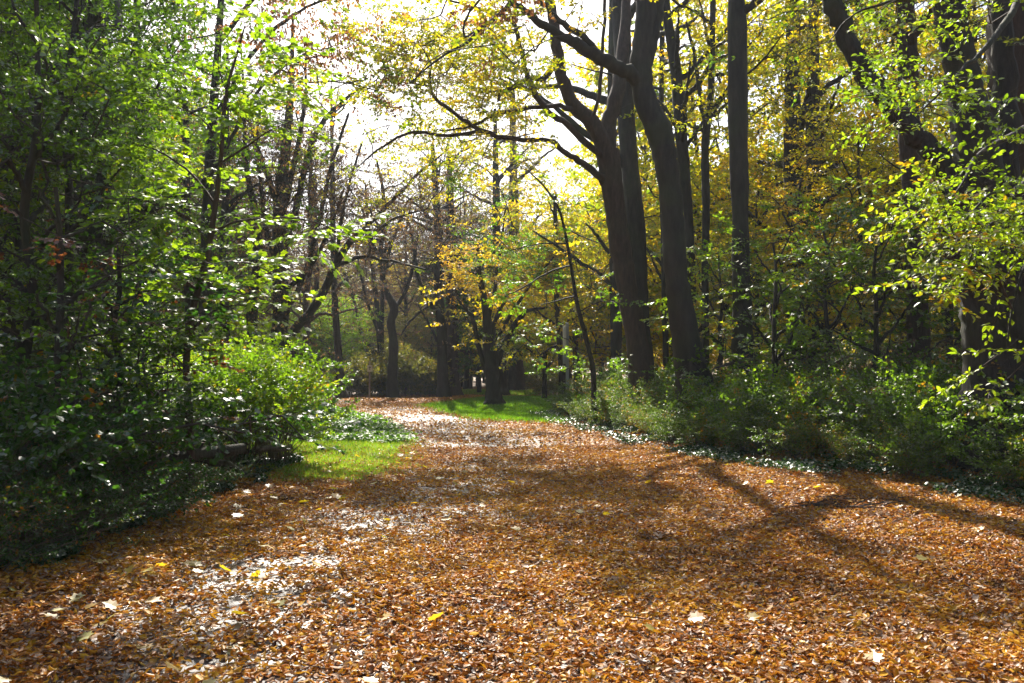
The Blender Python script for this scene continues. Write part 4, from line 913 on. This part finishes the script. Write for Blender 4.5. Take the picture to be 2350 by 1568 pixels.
grass('grass', Xv, Yv, r.uniform(.04, .11, len(Xv)), r.uniform(.006, .011, len(Xv)), .8, 'sunlit pale green grass on the front of the left lawn', 710)
Xv, Yv = strip_points(LAWN_R, 80000, r); Xv = Xv + r.normal(0, .3, len(Xv)); Yv = Yv + r.normal(0, .5, len(Xv)); grass('grass', Xv, Yv, r.uniform(.05, .14, len(Xv)), r.uniform(.012, .022, len(Xv)), .55, 'green grass around the many limbed tree right of the path', 711)
Xv, Yv = strip_points(LAWN_F, 9000, r); grass('grass', Xv, Yv, r.uniform(.08, .2, len(Xv)), r.uniform(.03, .05, len(Xv)), .8, 'bright strip of grass at the far end behind the trunks', 712)

# ------------------------------------------------------------------ fallen leaves (stuff)
def litter_template(rows, cols, seed):
    r = np.random.default_rng(seed); u = np.linspace(0, 1, rows); v = np.linspace(-1, 1, cols)
    curl = r.uniform(.4, 2.6) * (1 if r.random() < .75 else -1); bend = r.uniform(-.9, .9); wid = r.uniform(.22, .34)
    V = []
    for a in u:
        wv = wid * math.sin(math.pi * min(max(a * .92 + .05, 0), 1)) ** .8
        for b in v:
            th = b * curl * .55; 
            if abs(curl) > .05: y = wv * math.sin(th) / (curl * .55); z = wv * (1 - math.cos(th)) / abs(curl * .55) * np.sign(curl)
            x = a - .5; z2 = z - bend * .5 * (x * x * 2); V.append((x, y + .05 * math.sin(a * 6 + seed), z2))
    V = np.array(V); i = np.arange(rows - 1)[:, None] * cols + np.arange(cols - 1)[None]
    return V, np.stack([i, i + 1, i + 1 + cols, i + cols], -1).reshape(-1, 4)

LITTER = Acc()
def litter(n, y0, y1, rows, cols, smin, smax, seed, xpad=.66, lift=.045):
    r = RG(seed); u = r.random(n)
    Y = np.sqrt(y0 ** 2 + (y1 ** 2 - y0 ** 2) * u); X = r.uniform(-1, 1, n) * (Y * .62 + xpad)
    keep = np.ones(n, bool)
    # bare wheel track of the path
    tx = np.interp(Y, [3.5, 4.4, 6.6, 7.9, 11.4, 15, 20, 27, 30], [-1.6, -1.7, -1.95, -1.4, -.7, -.2, -.9, -2.8, -4])
    wd = np.interp(Y, [4, 8, 14, 22, 25, 28, 31], [.85, .95, 1.2, .8, .9, 1.0, .6])
    d = np.abs(X - tx) / wd; nn = noise2(X, Y * .8, 3.0, 21) * .6 + noise2(X, Y, 9.0, 23) * .6
    thin = np.clip(1.3 - d, 0, 1) * np.clip(.68 + .9 * nn, 0, 1)
    thin = np.where((Y > 25) & (Y < 29) & (d < 1), 2.6, thin)
    keep &= r.random(n) > thin * np.interp(Y, [4, 7, 12, 18, 24], [.85, .9, .8, .35, .3])
    for S, pr in ((LAWN_L, .90), (LAWN_R, .88), (LAWN_F, .95)):
        ins = in_strip(X, Y, S, -.1 + 0 * X); fr = np.interp(Y, [13, 16, 20], [.45, .9, .97]) if S is LAWN_L else np.full(n, pr)
        if S is LAWN_R: fr = np.where(Y < 28, .55, fr) + 0 * X
        edge = noise2(X, Y, 2.5, 22) * .2
        keep &= ~(ins & (r.random(n) < fr + edge * .4))
    keep &= (X > left_x(Y) - 3) | (Y > 20); keep &= (X < bank_x(Y) + .6 + .5 * noise2(X, Y, 2, 35)) | (r.random(n) < .5)
    X, Y = X[keep], Y[keep]; n = len(X)
    S = r.uniform(smin, smax, n); which = r.integers(0, 24, n)
    dens = noise2(X, Y, 5.0, 30)
    Z = gz(X, Y) + .018 + lift * r.random(n) ** 1.5 * (1 + .5 * dens)
    flip = np.where(r.random(n) < .5, 0, math.pi)
    R = rotm(r.normal(0, .35, n) + flip, r.normal(0, .3, n), r.uniform(0, 6.28, n))
    hue = np.clip(.46 + .12 * noise2(X, Y, .8, 31) + .12 * noise2(X, Y, 3.1, 33) + r.normal(0, .2, n), 0, .62)
    pale = r.random(n) < np.interp(Y, [8, 20, 30], [.2, .15, .08]); hue = np.where(pale, r.uniform(.64, 1.0, n), hue)
    for k in range(24):
        m = which == k
        if not m.any(): continue
        V, Fa = litter_template(rows, cols, k + 40)
        W = np.einsum('nij,vj->nvi', R[m] * S[m][:, None, None], V) + np.stack([X[m], Y[m], Z[m]], 1)[:, None]
        LITTER.add(W.reshape(-1, 3), (Fa[None] + (np.arange(m.sum()) * len(V))[:, None, None]).reshape(-1, 4), np.repeat(hue[m], len(Fa)))
litter(120000, 3.0, 8.5, 4, 4, .03, .066, 800)
litter(190000, 8.5, 17, 3, 3, .04, .074, 801)
litter(290000, 17, 50, 3, 2, .07, .11, 802)
fl = LITTER.build('fallen_leaves', M['litter']); fl['kind'] = 'stuff'; fl['label'] = 'orange and brown curled fallen leaves covering the path'; fl['category'] = 'fallen leaves'
print('litter', round(time.time() - T0, 1))

# a few big yellow maple leaves and broken twigs on the carpet
r = RG(820); n = 700; Yv = np.sqrt(r.uniform(12, 260, n)); Xv = r.uniform(-1, 1, n) * (Yv * .62 + .4); k = (Xv > left_x(Yv) - 1) & (Xv < bank_x(Yv)); k &= r.random(n) < np.where(Xv < -1.5, 1, .3); Xv, Yv = Xv[k], Yv[k]
scatter_leaves('fallen_maple_leaves', 'gold', 'maple', Xv, Yv, gz(Xv, Yv) + r.uniform(.05, .075, len(Xv)), r.uniform(.07, .12, len(Xv)), .45, .3, 'scattered large yellow maple leaves on the brown leaf carpet', 'fallen leaves', 821, .3)
n = 420; Yv = np.sqrt(r.uniform(10, 400, n)); Xv = r.uniform(-1, 1, n) * (Yv * .6 + .4); k = (Xv > left_x(Yv) - 1) & (Xv < bank_x(Yv)); Xv, Yv = Xv[k], Yv[k]; n = len(Xv)
an = r.uniform(0, 6.28, n); ln = r.uniform(.06, .28, n); p0 = np.stack([Xv, Yv, gz(Xv, Yv) + .05], 1); p1 = p0 + np.stack([np.cos(an) * ln, np.sin(an) * ln, r.uniform(-.005, .03, n)], 1)
A = Acc(); prisms(A, p0, p1, r.uniform(.002, .005, n), np.full(n, .0015), 4); o = A.build('fallen_twigs', M['twig']); o['kind'] = 'stuff'; o['label'] = 'small dark broken twigs strewn over the fallen leaves'; o['category'] = 'twigs'

# ------------------------------------------------------------------ small objects
def box(A, c, s, bev=0.0):
    c = np.array(c, float); s = np.array(s, float) / 2
    V = np.array([[x, y, z] for z in (-1, 1) for y in (-1, 1) for x in (-1, 1)]) * s + c
    A.add(V, [[0, 2, 3, 1], [4, 5, 7, 6], [0, 1, 5, 4], [2, 6, 7, 3], [0, 4, 6, 2], [1, 3, 7, 5]])
def obj_box(name, mat, parent, c, s):
    A = Acc(); box(A, c, s); o = A.build(name, mat, parent, parent.location[:])
    m = o.modifiers.new('bevel', 'BEVEL'); m.width = min(s) * .15; m.segments = 2; return o
b = at(848, 918, 43); b[2] = float(gz(b[0], b[1]))
sp = empty('trail_sign', b, 'small pale board with a dark mark on a slim post across the clearing', 'sign')
obj_box('post', M['post'], sp, (b[0], b[1], b[2] + .95), (.07, .07, 1.95))
bd = obj_box('board', M['signwhite'], sp, (b[0] + .02, b[1] - .06, b[2] + 1.55), (.26, .03, .32))
A = Acc(); yq = b[1] - .079; cx, cz = b[0] + .02, b[2] + 1.57
A.add([[cx - .02, yq, cz - .10], [cx + .02, yq, cz - .10], [cx + .02, yq, cz + .02], [cx - .02, yq, cz + .02], [cx - .07, yq, cz + .02], [cx + .07, yq, cz + .02], [cx, yq, cz + .10]], [[0, 1, 2, 3]])
A.Fc[3].append(np.array([[4, 5, 6]])); A.R[3].append(np.array([.5], np.float32))
A.build('symbol', M['signdark'], bd, b)
b = at(1302, 880, 30); b[2] = float(gz(b[0], b[1]))
sp = empty('sign_pole', b, 'grey pole with a long narrow panel and a smaller panel seen edge on', 'sign pole')
obj_box('pole', M['metal'], sp, (b[0], b[1], b[2] + 1.5), (.11, .11, 3.2))
obj_box('long_panel', M['signwhite'], sp, (b[0] - .10, b[1] - .02, at(0, 780, 30)[2]), (.09, .55, .95))
obj_box('small_panel', M['metal'], sp, (b[0] - .10, b[1] - .02, at(0, 822, 30)[2]), (.10, .35, .40))
# fallen logs under the left thicket
def log(label, p0, p1, r0, r1, mat='bark', seed=0, twigs=4):
    r = RG(seed); p0 = np.array(p0); p1 = np.array(p1); n = 9; L = []
    for t in np.linspace(0, 1, n):
        q = p0 + (p1 - p0) * t + r.normal(0, .02, 3); L.append([*q, r0 + (r1 - r0) * t])
    L = np.array(L); root = empty('fallen_log', [*L[0][:2], float(gz(L[0][0], L[0][1]))], label, 'log'); A = Acc()
    sweep(A, smooth_line(L, 3), 10, seed=seed, rough=.08); A.build('log_trunk', M[mat], root, root.location[:], smooth=True)
    for i in range(twigs):
        s = L[r.integers(2, n)]; d = r.normal(0, 1, 3); d[2] = abs(d[2]) * .6; d /= np.linalg.norm(d); ln = r.uniform(.3, .9)
        B = Acc(); sweep(B, smooth_line(np.array([[*(s[:3]), .02], [*(s[:3] + d * ln * .5 + [0, 0, .04]), .013], [*(s[:3] + d * ln), .005]]), 4), 6)
        B.build('broken_branch', M[mat], root, root.location[:], smooth=True)
log('dark fallen log lying in the shade under the left thicket', at(240, 1075, 9.6), at(560, 1030, 11.2), .13, .07, seed=900, twigs=6)
log('thin dark branch slanting to the ground under the bright bush', at(440, 1045, 10.6), at(600, 1095, 11.9), .05, .03, seed=901)
log('short pale pole lying level under the upright stemmed bush', at(585, 1030, 12.6), at(668, 1028, 12.9), .045, .04, 'stem', seed=902, twigs=0)
b = at(1382 * 1, 0, 1)
# dark dead twigs lying on the leaves at the right
r = RG(910); c = at(1930, 1165, 9.6); rt = empty('dead_twig', [c[0], c[1], float(gz(c[0], c[1]))], 'dark broken twig cluster lying on the fallen leaves at the right', 'twigs'); A = Acc()
p0, p1 = [], []
for i in range(60):
    a = np.array([c[0] + r.normal(0, .42), c[1] + r.normal(0, .16), 0]); a[2] = float(gz(a[0], a[1])) + r.uniform(.04, .1); an = r.normal(.2, .8); ln = r.uniform(.08, .3)
    p0.append(a); p1.append(a + [math.cos(an) * ln, math.sin(an) * ln, r.uniform(-.01, .07)])
prisms(A, np.array(p0), np.array(p1), np.full(60, .006), np.full(60, .003), 4); A.build('twig_spray', M['twig'], rt, rt.location[:])

# ------------------------------------------------------------------ haze
def add_haze(density):
    x0, x1, y0, y1, z0, z1 = -100, 105, -25, 125, -1.4, 40
    A = Acc(); box(A, ((x0 + x1) / 2, (y0 + y1) / 2, (z0 + z1) / 2), (x1 - x0, y1 - y0, z1 - z0))
    m, nt = new_mat('thin_air'); v = nt.nodes.new('ShaderNodeVolumePrincipled'); v.inputs['Color'].default_value = (.85, .92, 1, 1)
    v.inputs['Density'].default_value = density; v.inputs['Anisotropy'].default_value = .2
    o = nt.nodes.new('ShaderNodeOutputMaterial'); nt.links.new(v.outputs[0], o.inputs['Volume'])
    h = A.build('haze', m); h['kind'] = 'stuff'; h['label'] = 'thin pale haze hanging in the wood'; h['category'] = 'haze'
HAZE = 0.0006
if HAZE: add_haze(HAZE)
nf = sum(len(o.data.polygons) for o in bpy.data.objects if o.type == 'MESH')
nu = sum(len(m.polygons) for m in bpy.data.meshes)
print('done', round(time.time() - T0, 1), 'unique faces', nu, 'objects', len(bpy.data.objects))
